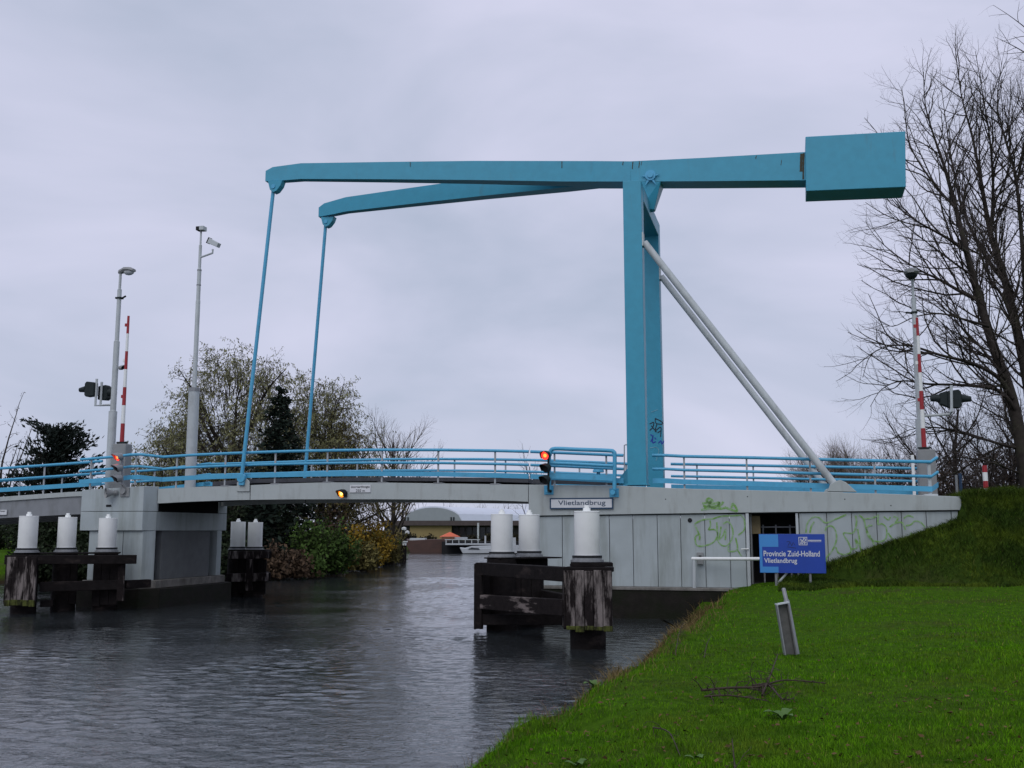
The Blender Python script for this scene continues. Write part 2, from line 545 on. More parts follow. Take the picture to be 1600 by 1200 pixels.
def ground_z(X, Y):
    d = water_dist(X, Y)
    wob = 0.25 * BUMPS(X * 1.0, Y)
    bank = np.where(d < 0, np.maximum(-1.2, d * 0.7), 1.0 * sstep(-0.1, 1.9, d + wob * 0.9 * (d > 0)) + 0.26 * sstep(1.5, 6, d))
    z = bank + np.where(d > 0, 0.022 * BUMPS(X, Y) + 0.035 * HILLS(X, Y) * np.clip(d / 4, 0, 1), 0)
    dx, dy = X - OX, Y - OY
    S, T = dx * AX[0] + dy * AX[1], dx * BX[0] + dy * BX[1]
    # rise of the terrace towards the abutment
    z += np.where(d > 0, 0.16 * sstep(-9, -1, T) * sstep(2.2, 4.5, S) * sstep(0.0, 3, d), 0)
    # road embankment
    foot = -3.6
    crest = 0.1
    side = sstep(foot - 0.2, crest + 0.6, T)
    ramp = np.clip((S - 4.9) * 0.335, 0, 2.6)
    ramp = np.where(S > 10.25, 2.6, ramp) 
    foot = -0.15 - 3.6 * np.clip((S - 5.2) / 5.2, 0, 1)
    wedge = np.clip((T - foot) / (crest - foot), 0, 1)
    e = np.where(S < 10.25, np.minimum(ramp, 2.6 * wedge), 2.55 * wedge ** 0.85)
    e = np.where(T > 6.4, e * (1 - sstep(6.4, 11, T)), e)
    e = np.where((S < 10.2) & (T > 0.35), 0, e)
    e = np.where(S > 11, e + 0.05 * BUMPS(X, Y), e)
    z = np.where(d > 0, z + np.maximum(e, 0), z)
    inside = (S > -3) & (S < 10.0) & (T > 0.5) & (T < 5.2)
    z = np.where(inside, np.minimum(z, 0.9), z)
    # left bank a little higher
    z += np.where((X < -6) & (Y > 30) & (d > 0), 0.30 * sstep(2, 9, d), 0)
    return z
def axis(*segs):
    r = [np.arange(a, b, s) for a, b, s in segs]
    return np.unique(np.round(np.concatenate(r), 4))
gx = axis((-2000, -200, 150), (-200, -60, 12), (-60, -7, 1.0), (-7, 21, 0.25), (21, 60, 1.5), (60, 200, 14), (200, 2001, 150))
gy = axis((-60, 4, 3.0), (4, 42, 0.25), (42, 140, 1.0), (140, 300, 16), (300, 3001, 150))
GX, GY = np.meshgrid(gx, gy)
GZ = ground_z(GX, GY)
nx_, ny_ = len(gx), len(gy)
idx = np.arange(nx_ * ny_).reshape(ny_, nx_)
gf = np.stack([idx[:-1, :-1], idx[:-1, 1:], idx[1:, 1:], idx[1:, :-1]], -1).reshape(-1, 4)

def ground_mat(lo=(0.022, 0.054, 0.004), hi=(0.066, 0.145, 0.007), nm="grass_ground"):
    m, t, p = new_mat(nm)
    N, K = t.nodes.new, t.links.new
    tcn = N("ShaderNodeTexCoord")
    def noise(sc, det, ro=0.6):
        n = N("ShaderNodeTexNoise")
        n.inputs["Scale"].default_value = sc
        n.inputs["Detail"].default_value = det
        n.inputs["Roughness"].default_value = ro
        K(tcn.outputs["Object"], n.inputs["Vector"])
        return n
    a, b = noise(0.55, 5), noise(7, 6, 0.7)
    r = N("ShaderNodeValToRGB")
    e = r.color_ramp.elements
    e[0].position, e[0].color = 0.30, (*lo, 1)
    e[1].position, e[1].color = 0.70, (*hi, 1)
    K(b.outputs["Fac"], r.inputs["Fac"])
    r2 = N("ShaderNodeValToRGB")
    e = r2.color_ramp.elements
    e[0].position, e[0].color = 0.52, (0, 0, 0, 1)
    e[1].position, e[1].color = 0.75, (0.75, 0.75, 0.75, 1)
    K(a.outputs["Fac"], r2.inputs["Fac"])
    mm = N("ShaderNodeMix"); mm.data_type = "RGBA"
    K(r2.outputs["Color"], mm.inputs[0])
    K(r.outputs["Color"], mm.inputs[6])
    mm.inputs[7].default_value = (0.055, 0.048, 0.020, 1)
    # earth close to the water line
    sx = N("ShaderNodeSeparateXYZ")
    K(tcn.outputs["Object"], sx.inputs[0])
    mr = N("ShaderNodeMapRange")
    mr.inputs[1].default_value = 0.12
    mr.inputs[2].default_value = 0.55
    mr.inputs[3].default_value = 1
    mr.inputs[4].default_value = 0
    K(sx.outputs["Z"], mr.inputs[0])
    m3 = N("ShaderNodeMix"); m3.data_type = "RGBA"
    K(mr.outputs[0], m3.inputs[0])
    K(mm.outputs[2], m3.inputs[6])
    m3.inputs[7].default_value = (0.030, 0.024, 0.014, 1)
    K(m3.outputs[2], p.inputs["Base Color"])
    p.inputs["Roughness"].default_value = 0.95
    p.inputs["Specular IOR Level"].default_value = 0.03
    c = noise(45, 4)
    bu = N("ShaderNodeBump")
    bu.inputs["Strength"].default_value = 0.8
    bu.inputs["Distance"].default_value = 0.03
    K(c.outputs["Fac"], bu.inputs["Height"])
    K(bu.outputs["Normal"], p.inputs["Normal"])
    return m
M["ground"] = ground_mat()
ground = np_mesh("ground", np.stack([GX, GY, GZ], -1).reshape(-1, 3), gf, "ground", smooth_on=True)
M["ground_rough"] = ground_mat((0.014, 0.029, 0.004), (0.040, 0.072, 0.010), "verge_ground")
ground.data.materials.append(M["ground_rough"])
FX, FY = GX[:-1, :-1] + .12, GY[:-1, :-1] + .12
FS, FT = (FX - OX) * AX[0] + (FY - OY) * AX[1], (FX - OX) * BX[0] + (FY - OY) * BX[1]
rough_f = (FS > 4.4) & (FT > -0.62 - 3.6 * np.clip((FS - 5.2) / 5.2, 0, 1) + .12 * BUMPS(FX, FY)) & (FT < 30) & (FS < 60)
ground.data.polygons.foreach_set("material_index", rough_f.astype(np.int32).ravel())
tag(ground, "grassy bank and low land on both sides of the canal", kind="structure")

def water_mat():
    m, t, p = new_mat("canal_water")
    N, K = t.nodes.new, t.links.new
    p.inputs["Base Color"].default_value = (0.022, 0.026, 0.028, 1)
    p.inputs["Roughness"].default_value = 0.05
    p.inputs["IOR"].default_value = 1.8
    tcn = N("ShaderNodeTexCoord")
    mpn = N("ShaderNodeMapping")
    mpn.inputs["Scale"].default_value = (1.0, 1.6, 1)
    mpn.inputs["Rotation"].default_value = (0, 0, radians(14))
    K(tcn.outputs["Object"], mpn.inputs["Vector"])
    n1 = N("ShaderNodeTexNoise")
    n1.inputs["Scale"].default_value = 6.5
    n1.inputs["Detail"].default_value = 3.5
    n1.inputs["Roughness"].default_value = 0.55
    n1.inputs["Distortion"].default_value = 0.6
    K(mpn.outputs["Vector"], n1.inputs["Vector"])
    bu = N("ShaderNodeBump")
    bu.inputs["Strength"].default_value = 0.6
    bu.inputs["Distance"].default_value = 0.028
    K(n1.outputs["Fac"], bu.inputs["Height"])
    n2 = N("ShaderNodeTexNoise")                # calm and wind ruffled patches
    n2.inputs["Scale"].default_value = 0.16
    n2.inputs["Detail"].default_value = 3
    K(mpn.outputs["Vector"], n2.inputs["Vector"])
    mr = N("ShaderNodeMapRange")
    mr.inputs[1].default_value = 0.35
    mr.inputs[2].default_value = 0.65
    mr.inputs[3].default_value = 0.25
    mr.inputs[4].default_value = 0.85
    K(n2.outputs["Fac"], mr.inputs[0])
    K(mr.outputs[0], bu.inputs["Strength"])
    K(bu.outputs["Normal"], p.inputs["Normal"])
    return m
M["water"] = water_mat()
class Swell:
    def __init__(self):
        g = np.random.default_rng(21)
        n = 110
        self.l = np.exp(g.uniform(np.log(0.14), np.log(0.75), n))
        self.th = g.normal(radians(84), radians(34), n)
        self.ph = g.uniform(0, 2 * pi, n)
        self.amp = 0.085 / sqrt(n) * 1.41 * self.l / (2 * pi)
    def __call__(self, X, Y, res):
        z = np.zeros(X.shape)
        for l, th, ph, a in zip(self.l, self.th, self.ph, self.amp):
            k = 2 * pi / l
            if l < 2.4 * res and l < .75: continue
            z += a * np.sin(k * (X * cos(th) + Y * sin(th)) + ph)
        gust = 0.80 + 0.45 * HILLS(X * 2.2, Y * 1.3)
        return z * np.clip(gust, 0.35, 1.4)
SW = Swell()
wv, wf, off = [], [], 0
for x0, x1, y0, y1, r in ((-19.0, 5.0, 10.0, 32.0, 0.06), (-32.0, 5.0, 32.0, 66.0, 0.15), (-32.0, 14.0, 66.0, 152.0, 0.3)):
    xs, ys = np.arange(x0, x1 + 1e-6, r), np.arange(y0, y1 + 1e-6, r)
    X, Y = np.meshgrid(xs, ys)
    Z = SW(X, Y, r)
    i2 = np.arange(X.size).reshape(X.shape) + off
    wv.append(np.stack([X, Y, Z], -1).reshape(-1, 3))
    wf.append(np.stack([i2[:-1, :-1], i2[:-1, 1:], i2[1:, 1:], i2[1:, :-1]], -1).reshape(-1, 4))
    off += X.size
for (x0, x1, y0, y1) in ((-150, -19, -60, 32), (-19, 6, -60, 10), (5, 8, 10, 32), (-150, -32, 32, 66), (5, 80, 32, 66), (-150, -32, 66, 152), (14, 90, 66, 152), (-150, 90, 152, 175)):
    wv.append(np.array([(x0, y0, -.004), (x1, y0, -.004), (x1, y1, -.004), (x0, y1, -.004)], float))
    wf.append(np.array([[0, 1, 2, 3]]) + off)
    off += 4
water = np_mesh("water", np.concatenate(wv), np.concatenate(wf), "water", smooth_on=True)
tag(water, "dark rippled canal water", kind="structure")

# ------------------------------------------------------------------ bridge : the lifting part
WT = 5.12                                      # spacing of the pylons and lifting arms
TC = WT / 2
zdk = interp([(bs(245, 764), bz(245, 764)), (bs(300, 761), bz(300, 761)), (bs(370, 759), bz(370, 759)), (bs(450, 755.2), bz(450, 755.2)), (bs(510, 753.7), bz(510, 753.7)),
              (bs(600, 754), bz(600, 754)), (bs(700, 755.5), bz(700, 755.5)), (bs(780, 756.7), bz(780, 756.7)), (bs(825, 757.3), bz(825, 757.3)),
              (bs(960, 758.5), bz(960, 758.5)), (bs(1069, 763.5), bz(1069, 763.5)), (bs(1266, 768), bz(1266, 768)), (bs(1400, 772), bz(1400, 772)), (bs(1502, 776), bz(1502, 776))])
S_PIER, S_AB, S_END = bs(245, 786), bs(826, 790), bs(1502, 786)
root = thing("drawbridge", "teal painted drawbridge with two pylons, forked lifting beam and box counterweight over the canal", "drawbridge", "b", (0, 0, bz(995, 758)))
# pylons
for t0 in (0.02, WT):
    p = MB()
    zb = bz(995, 758) + 0.003
    zt = 0.5 * (bz(973, 282) + bz(1001, 282))
    w = 0.325
    p.box(-w, w, t0, t0 + 0.58, zb, zt)
    p.box(-w - .06, w + .06, t0 - .01, t0 + .62, zb - .0015, zb + .035)
    py = p.build("pylon", "teal", root, bevel=0.012)
Z_BEAM = bz(985, 283.5, 2.13)
# cross beam: a deep trough between the pylon heads, carrying the bearing
ztop = zt - 0.05
zx0, zx1 = bz(1005, 315, .6), bz(1033, 368, WT)
zxb = 0.5 * (zx0 + zx1)
p = MB()
p.box(-.30, .34, .603, WT - .003, zxb, ztop)
p.build("cross_beam", "teal", root, bevel=0.015)
p = MB()
p.hexa([(-.02, TC - .30, zxb + .25), (.50, TC - .16, zxb + .25), (.50, TC + .16, zxb + .25), (-.02, TC + .30, zxb + .25)],
       [(-.30, TC - .43, Z_BEAM - .02), (.82, TC - .43, Z_BEAM - .02), (.82, TC + .43, Z_BEAM - .02), (-.30, TC + .43, Z_BEAM - .02)])
bear = p.build("bearing", "teal", root, bevel=0.015)
p = MB()
bx, bzz = 0.42, Z_BEAM + 0.10
for k in range(5):                              # star shaped bracket
    a = pi / 2 + k * 2 * pi / 5
    q = [(bx + .10 * cos(a - .6), bzz + .10 * sin(a - .6)), (bx + .36 * cos(a), bzz - .05 + .36 * sin(a)), (bx + .10 * cos(a + .6), bzz + .10 * sin(a + .6)), (bx, bzz)]
    if k in (0,): continue
    p.prism(q, 2.06, 2.09)
p.disc((bx, 2.13, bzz + .05), .2, (0, -1, 0), .1)
p.disc((bx, 2.04, bzz + .05), .11, (0, -1, 0), .06)
p.build("bearing_bracket", "rail_blue", root)
# lifting beam
def tf(px): return float(np.interp(px, [415, 930], [0.0, 2.13]))
top_px = [(415, 267), (426, 261), (470, 255), (600, 253), (740, 251.3), (880, 251.5), (930, 251.6), (985, 252)]
bot_px = [(985, 283.5), (930, 283.5), (880, 283.5), (740, 281.2), (600, 280.0), (470, 279.5), (445, 281.5), (417, 283)]
s_tip = bs(415, 267, 0.0)
s_cr, s_fr = bs(893, 290, tf(893)), bs(930, 270, 2.13)
f_out = interp([(s_tip - 1, 0.0), (s_tip, 0.0), (s_fr, 2.13), (9, 2.13)])
def on_arm(px, py):
    t = tf(px)
    for _ in range(25):
        q = br(px, py, t)
        t = 0.5 * t + 0.5 * f_out(q[0])
    return q
poly = [on_arm(px, py) for px, py in top_px + bot_px]
s_end = poly[7][0]
f_in = interp([(s_tip - 1, 0.30), (s_tip, 0.30), (s_cr, TC), (9, TC)])
beam = MB()
# arms as strips of quads so that the twisted plan stays clean
tops = sorted(poly[:8], key=lambda q: q[0])
tl, bl = interp(tops), interp(sorted(poly[8:], key=lambda q: q[0]))
stn = sorted(set([round(q[0], 4) for q in poly] + [round(s_cr, 4), round(s_fr, 4)] + list(np.linspace(s_tip, s_end, 24).round(4))))
stn = [s for s in stn if s_tip - 1e-3 <= s <= s_end + 1e-3]
for mir in (False, True):
    vsx, fsx = [], []
    for s in stn:
        a, b = f_out(s), f_in(s)
        if mir: a, b = WT - a, WT - b
        zt_, zb_ = tl(s), min(bl(s), tl(s) - .05)
        vsx += [(s, a, zb_), (s, b, zb_), (s, b, zt_), (s, a, zt_)]
    for i in range(len(stn) - 1):
        o = 4 * i
        for j in range(4):
            k = (j + 1) % 4
            fsx.append((o + j, o + 4 + j, o + 4 + k, o + k))
    n_ = 4 * len(stn)
    fsx += [(0, 1, 2, 3), (n_ - 4, n_ - 1, n_ - 2, n_ - 3)]
    beam.add(vsx, fsx)
s_cw = bs(1258.5, 260, 2.13)
stem = [br(985, 252, 2.13), br(1100, 246.5, 2.13), br(1262, 237.3, 2.13), br(1262, 281.5, 2.13), br(1100, 283, 2.13), br(985, 283.5, 2.13)]
beam.prism(stem, 2.13, WT - 2.13)
lift = beam.build("lifting_beam", "teal", root)
tcw = TC - 0.64
cw = [br(1258.5, 213.5, tcw), br(1414.5, 205, tcw), br(1415.5, 292, tcw), br(1259.5, 298.5, tcw)]
MB().prism(cw, tcw, WT - tcw).build("counterweight", "teal", lift, bevel=0.015)
for mir in (False, True):
    a, b = -0.005, 0.305
    q = [br(px, py, 0.0) for px, py in ((418.5, 283.2), (441, 281.8), (438, 290), (432, 298), (426.5, 300.5), (421.5, 296))]
    pc = br(427, 291.5, 0)
    if mir: a, b = WT - b, WT - a
    MB().prism(q, a, b).build("lifting_lug", "teal", lift, bevel=0.01)
    m_ = MB()
    m_.disc((pc[0], a - .03, pc[1]), .085, (0, 1, 0), b - a + .06)
    m_.build("pin", "rail_blue", lift)
# hanger rods
h0, h1 = br(427, 298, 0.15), br(378, 746, -0.07)
for mir in (False, True):
    ta, tb = (0.15, -0.09) if not mir else (WT - .15, WT + .09)
    p = MB()
    p.tube([(h0[0], ta, h0[1]), (h1[0], tb, h1[1])], 0.072, 12)
    r_ = p.build("hanger_rod", "rail_blue", root, shade=True)
    p = MB()
    p.disc((h1[0], tb - .08, h1[1] - .02), .17, (0, 1, 0), .16, 16)
    p.box(h1[0] - .1, h1[0] + .12, tb - .05, tb + .05, h1[1] - .3, h1[1] - .05)
    p.build("hanger_eye", "rail_blue", r_, bevel=.01)
# braces
b0, b1 = br(1007, 379, 0.19), br(1303, 756, 0.19)
for t0 in (0.19, WT + .17):
    p = MB()
    p.tube([(b0[0], t0, b0[1]), (b1[0], t0, b1[1])], 0.122, 14)
    brc = p.build("brace", "pole", root, shade=True)
    p = MB()
    g = [br(px, py, 0.1) for px, py in ((1293, 768), (1297, 757), (1305, 752), (1313, 750), (1322, 754), (1339, 769))]
    p.prism(g, t0 - .17, t0 + .17)
    p.build("brace_foot", "girder", brc, bevel=0.015)
    p = MB()
    p.box(b0[0] - .14, b0[0] - .02, t0 - .16, t0 + .16, b0[1] - .15, b0[1] + .35)
    p.build("brace_plate", "pole", brc, bevel=.01)
# lifting deck: edge girders, deck plate
bots = [(245, 786.6), (300, 783.6), (370, 781.3), (450, 780.2), (510, 780), (600, 780), (700, 781), (780, 782), (826, 784)]
zbt = interp([br(*q) for q in bots])
ss = list(np.linspace(S_PIER + .03, S_AB - .02, 26))
for t0, t1 in ((0, .30), (WB - .1, WB + .2)):
    p = MB()
    p.strip([(s, zbt(s)) for s in ss], [(s, zdk(s)) for s in ss], t0, t1)
    g = p.build("edge_girder", "girder", root)
    for px in (351, 429, 510.5, 596, 684, 773):
        s = bs(px, 755)
        MB().box(s - .16, s + .16, t0 - .006, t1 + .006, zdk(s) - .01, zdk(s) + .03).build("post_plate", "dark_girder", g)
    s = bs(391, 770)
    MB().box(s - .012, s + .012, t0 - .004, t1 + .004, zbt(s) + .004, zdk(s) - .004).build("girder_joint", "black_under", g)
    gp = [br(px, py, 0) for px, py in ((371, 768), (390.5, 768), (390.5, 752), (386, 748), (378, 748), (371, 754))]
    MB().prism(gp, t0 - .05 if t0 == 0 else t1, t0 if t0 == 0 else t1 + .05).build("hanger_plate", "girder", g, bevel=.01)
dtop = interp([br(px, py, 0.6) for px, py in ((332, 753), (390, 748.3), (510, 746.3), (600, 745.5), (700, 745.8), (780, 746.5), (826, 748), (955, 751.5))])
dbot = interp([br(px, py, 0.6) for px, py in ((332, 760), (390, 755), (510, 752.5), (600, 751.6), (700, 752), (780, 753), (826, 754.5), (955, 758))])
sa, sb = bs(332, 755, .6), bs(826, 755, .6)
ss2 = list(np.linspace(sa, sb - .02, 22))
p = MB()
p.strip([(s, dbot(s)) for s in ss2], [(s, dtop(s)) for s in ss2], 0.6, WB - .05)
p.build("deck_plate", "deck_edge", root)
p = MB()
for t0 in (1.2, 2.3, 3.4):
    p.strip([(s, zbt(s) + .12) for s in ss], [(s, zdk(s) - .06) for s in ss], t0, t0 + .22)
p.strip([(s, zdk(s) - .26) for s in ss], [(s, zdk(s) - .20) for s in ss], .31, WB - .11)
p.build("deck_beams", "deep_shade", root)

gm = MB()
for px, y0, y1, w in ((1252.5, 240, 268, .10), (1256, 239, 280, .06), (989, 252.5, 264, .035), (999, 252, 262, .03), (974, 252.5, 258, .03), (1003, 252, 258, .02), (1182, 243, 248, .03), (1221, 250, 258, .02)):
    a, b = br(px, y0, 2.12), br(px - 1, y1, 2.12)
    gm.ribbon([a, ((a[0] + b[0]) / 2 + random.uniform(-.01, .01), (a[1] + b[1]) / 2), b], w, 2.122)
for px, y0, y1, w in ((878, 252, 262, .03), (641, 253.5, 260, .03)):
    a, b = on_arm(px, y0), on_arm(px, y1)
    gm.ribbon([a, b, b], w, f_out(a[0]) - .008)
tag(gm.build("rust_streak", "rust_dark", lift), kind="stuff")

# ------------------------------------------------------------------ abutment on the right bank
ab = thing("bridge_abutment", "pale grey concrete abutment of vertical panels with open doorway under the road", "abutment", "b", (0, 0, 0))
zfb = interp([br(826, 806), br(1040, 802.7), br(1502, 797)])
S_W0 = bs(828, 850)
s_d0, s_d1 = bs(1169, 850, .1), bs(1246, 850, .1)
ss = [S_AB] + list(np.linspace(S_AB + .3, S_END, 24))
p = MB()
p.strip([(s, zfb(s)) for s in ss], [(s, zdk(s)) for s in ss], 0, .35)
p.strip([(s, zfb(s)) for s in ss], [(s, zdk(s)) for s in ss], WB + .25, WB + .6)
p.build("fascia", "girder", ab, bevel=0.012)
p = MB()
p.strip([(s, zdk(s) - .40) for s in ss], [(s, zdk(s) - .035) for s in ss], .352, WB + .248)
p.build("road_deck", "asphalt", ab)
p = MB()
ssk = [s for s in ss if s < -.6] + [-.6]
p.strip([(s, dbot(s)) for s in [S_AB, -1.6, -.6]], [(s, dtop(s)) for s in [S_AB, -1.6, -.6]], .62, .9)
p.build("kerb", "deck_edge", ab)
ZW = 1.03
core = MB()                                     # shell behind the panels
core.box(S_W0 + .01, s_d0 - .06, .20, .45, ZW, 3.3)
core.box(s_d1 + .06, S_END - .06, .20, .45, 0.6, 3.3)
core.box(S_W0 + .01, S_W0 + .3, .45, WB + .2, ZW, 3.3)
core.box(S_END - .3, S_END - .05, .45, WB + .2, .6, 3.4)
core.box(S_W0 + .3, S_END - .3, WB, WB + .2, .6, 3.3)
core.build("wall", "concrete", ab)
joints = [828, 841, 878.7, 915.5, 952.5, 989.3, 1027.5, 1064, 1102, 1140.5, 1165.5]
joints2 = [1250, 1293.5, 1332.5, 1371.5, 1410.5, 1449.5, 1489, 1500]
def panels(js, zlo):
    for a, b in zip(js[:-1], js[1:]):
        s0, s1 = bs(a, 850, .09), bs(b, 850, .09)
        j = random.uniform(-.004, .004)
        q = MB().prism([(s0 + .010, zlo), (s1 - .010, zlo), (s1 - .010, zfb(s1) - .035), (s0 + .010, zfb(s0) - .035)], .09 + j, .196)
        q.build("wall_panel", "concrete", ab, bevel=0.008)
panels(joints, ZW)
panels(joints2, .6)
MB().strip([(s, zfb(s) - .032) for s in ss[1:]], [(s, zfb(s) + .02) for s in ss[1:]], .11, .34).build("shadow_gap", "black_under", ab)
# plinth
p = MB()
p.box(S_W0 - .35, s_d0 + .4, -.30, WB + .3, -1.0, .93)
p.build("plinth", "plinth", ab, bevel=.02)
p = MB()
p.box(S_W0 - .38, s_d0 + .3, -.33, .20, .932, ZW - .002)
p.build("plinth_ledge", "plinth_top", ab, bevel=.012)
# doorway
p = MB()
zd = zfb(s_d0) - .02
p.box(s_d0 - .055, s_d0 + .05, .02, .45, ZW, zd)
p.build("door_jamb", "pole", ab, bevel=.008)
MB().box(s_d1 - .03, s_d1 + .055, .06, .45, ZW, zd).build("door_jamb", "pole", ab, bevel=.008)
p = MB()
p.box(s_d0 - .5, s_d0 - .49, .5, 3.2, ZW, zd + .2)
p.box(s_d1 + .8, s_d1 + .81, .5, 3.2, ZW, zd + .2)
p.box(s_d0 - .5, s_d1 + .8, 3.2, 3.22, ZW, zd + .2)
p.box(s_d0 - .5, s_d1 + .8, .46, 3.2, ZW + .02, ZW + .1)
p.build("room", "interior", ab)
p = MB()
p.box(bs(1171, 820, .6), bs(1188, 820, .6), .6, .63, bz(1180, 834, .6), bz(1180, 806, .6))
p.build("board", "plywood", ab)
p = MB()
for px in (1192, 1212, 1234):
    p.box(bs(px, 850, 1.4), bs(px, 850, 1.4) + .05, 1.4, 1.45, ZW, 3.1)
for z in (1.6, 2.2, 2.75, 3.0):
    p.box(bs(1190, 850, 1.4), bs(1244, 850, 1.4), 1.42, 1.8, z, z + .04)
p.build("rack", "steel", ab)
d_ = MB()                                       # door leaf folded open inwards
d_.box(s_d0 + .07, s_d0 + .12, .46, 1.35, ZW + .1, zd)
d_.build("door", "grey_box", ab)
p = MB()
hz = bz(1164, 858)
p.tube([(bs(1158, 858), -.03, hz), (bs(1170, 858), -.03, hz + .01)], .018, 8)
p.tube([(bs(1164, 858), .1, hz), (bs(1164, 858), -.03, hz)], .014, 8)
p.build("handle", "white", ab)
p = MB()
hc = br(1078, 813, .08)
p.disc((hc[0], .075, hc[1]), .075, (0, 1, 0), .02, 18)
p.build("drain_hole", "black", ab)
for px, py in ((1040, 780), (1168, 776), (1320, 780), (1392, 790)):
    c = br(px, py)
    MB().disc((c[0], -.004, c[1]), .02, (0, 1, 0), .01, 8).build("drain_hole", "black", ab)
# graffiti strokes (read off the wall, t just proud of the panels)
def zpx(z, ox, oy, k):                          # crop coordinates -> photo pixels
    return [(ox + x / k, oy + y / k) for x, y in z]
G1 = dict(ox=1060, oy=760, k=7.5)
strokes = [([(190, 440), (250, 405), (320, 385), (400, 380), (500, 350), (620, 345), (740, 335)], G1),
           ([(190, 450), (225, 520), (250, 580), (245, 630)], G1),
           ([(240, 555), (200, 590), (200, 650), (225, 695), (310, 695), (400, 660), (450, 600), (455, 540), (420, 505), (350, 510)], G1),
           ([(370, 400), (375, 460), (350, 510)], G1),
           ([(450, 420), (455, 500), (460, 560), (470, 620), (520, 580), (550, 500), (555, 560), (548, 630)], G1),
           ([(500, 470), (490, 540), (480, 610)], G1),
           ([(520, 440), (580, 415), (625, 470), (640, 560), (610, 650), (560, 695), (500, 685), (450, 620)], G1),
           ([(590, 700), (590, 760), (690, 740), (670, 600)], G1),
           ([(690, 740), (740, 820)], G1),
           ([(740, 345), (775, 400), (770, 510), (700, 570)], G1)]
G2 = dict(ox=1240, oy=780, k=6.667)
strokes += [([(130, 350), (140, 260), (190, 195), (260, 190), (330, 245), (420, 215), (550, 160)], G2),
            ([(170, 350), (185, 280), (215, 235)], G2),
            ([(330, 330), (345, 290), (400, 280), (440, 340), (445, 430), (400, 540), (340, 620), (335, 780)], G2),
            ([(440, 500), (470, 560), (540, 575), (600, 540), (570, 450), (520, 355), (620, 350), (655, 250), (645, 170)], G2),
            ([(610, 520), (660, 500), (640, 410), (690, 480), (680, 380), (665, 310)], G2),
            ([(690, 490), (720, 550), (790, 575), (850, 530), (820, 430), (760, 320), (730, 210), (680, 165)], G2),
            ([(820, 270), (765, 290), (770, 370), (830, 430), (910, 440), (965, 400), (965, 300), (920, 255), (880, 260), (880, 160)], G2),
            ([(740, 205), (820, 195), (870, 175)], G2),
            ([(1000, 290), (1060, 250), (1130, 245), (1165, 320)], G2),
            ([(985, 350), (1020, 400), (1080, 435), (1130, 430)], G2),
            ([(940, 180), (985, 215), (1010, 185)], G2), ([(1040, 180), (1085, 200), (1060, 240)], G2),
            ([(1150, 200), (1190, 170), (1250, 190)], G2),
            ([(1150, 435), (1210, 445), (1245, 410), (1215, 350)], G2),
            ([(1170, 275), (1220, 265), (1260, 230), (1320, 240), (1370, 290)], G2),
            ([(900, 545), (1000, 530), (1110, 480)], G2), ([(910, 600), (920, 560)], G2),
            ([(1000, 480), (1010, 550), (1060, 500), (1050, 590)], G2), ([(1090, 490), (1085, 570), (1120, 560)], G2)]
gm = MB()
for pts, g in strokes:
    gm.ribbon([br(px, py, .08) for px, py in zpx(pts, **g)], .050, .078)
tag(gm.build("graffiti", "graffiti", ab), kind="stuff")
gm = MB()
for pts in ([(280, 200), (330, 190), (400, 170), (350, 140), (330, 180), (400, 200), (480, 190), (450, 230), (340, 230), (290, 225)],
            [(265, 275), (400, 255), (500, 260), (560, 245)], [(480, 180), (470, 240), (530, 180)], [(560, 250), (630, 275), (690, 285), (640, 200), (625, 250)],
            [(300, 250), (360, 240), (440, 250)], [(340, 160), (360, 230), (380, 160)]):
    gm.ribbon([br(px, py, 0) for px, py in zpx(pts, **G1)], .075, -.008)
tag(gm.build("graffiti", "graffiti", ab), kind="stuff")
# tags on the far pylon
gm = MB()
G8 = dict(ox=940, oy=500, k=4.0)
for pts in ([(335, 615), (375, 635), (380, 650), (340, 645), (335, 615)], [(300, 650), (325, 640), (320, 670), (300, 690)], [(310, 660), (335, 690)],
            [(345, 650), (335, 690), (345, 700)], [(340, 690), (370, 670), (368, 730)], [(350, 705), (372, 690)]):
    gm.ribbon([br(px, py, WT - .01) for px, py in zpx(pts, **G8)], .035, WT - .012)
tag(gm.build("graffiti", "ink", root), kind="stuff")
gm = MB()
for pts in ([(305, 715), (320, 730), (308, 760)], [(322, 720), (318, 765), (338, 760)], [(330, 735), (340, 745)], [(355, 770), (370, 755), (378, 775), (390, 755)]):
    gm.ribbon([br(px, py, WT - .01) for px, py in zpx(pts, **G8)], .04, WT - .012)
tag(gm.build("graffiti", "ink_blue", root), kind="stuff")
gm = MB()
for pts in ([(300, 800), (340, 795), (358, 815), (350, 845), (340, 880)], [(310, 575), (350, 560)]):
    gm.ribbon([br(px, py, WT - .01) for px, py in zpx(pts, **G8)], .03, WT - .012)
tag(gm.build("graffiti", "ink_pale", root), kind="stuff")

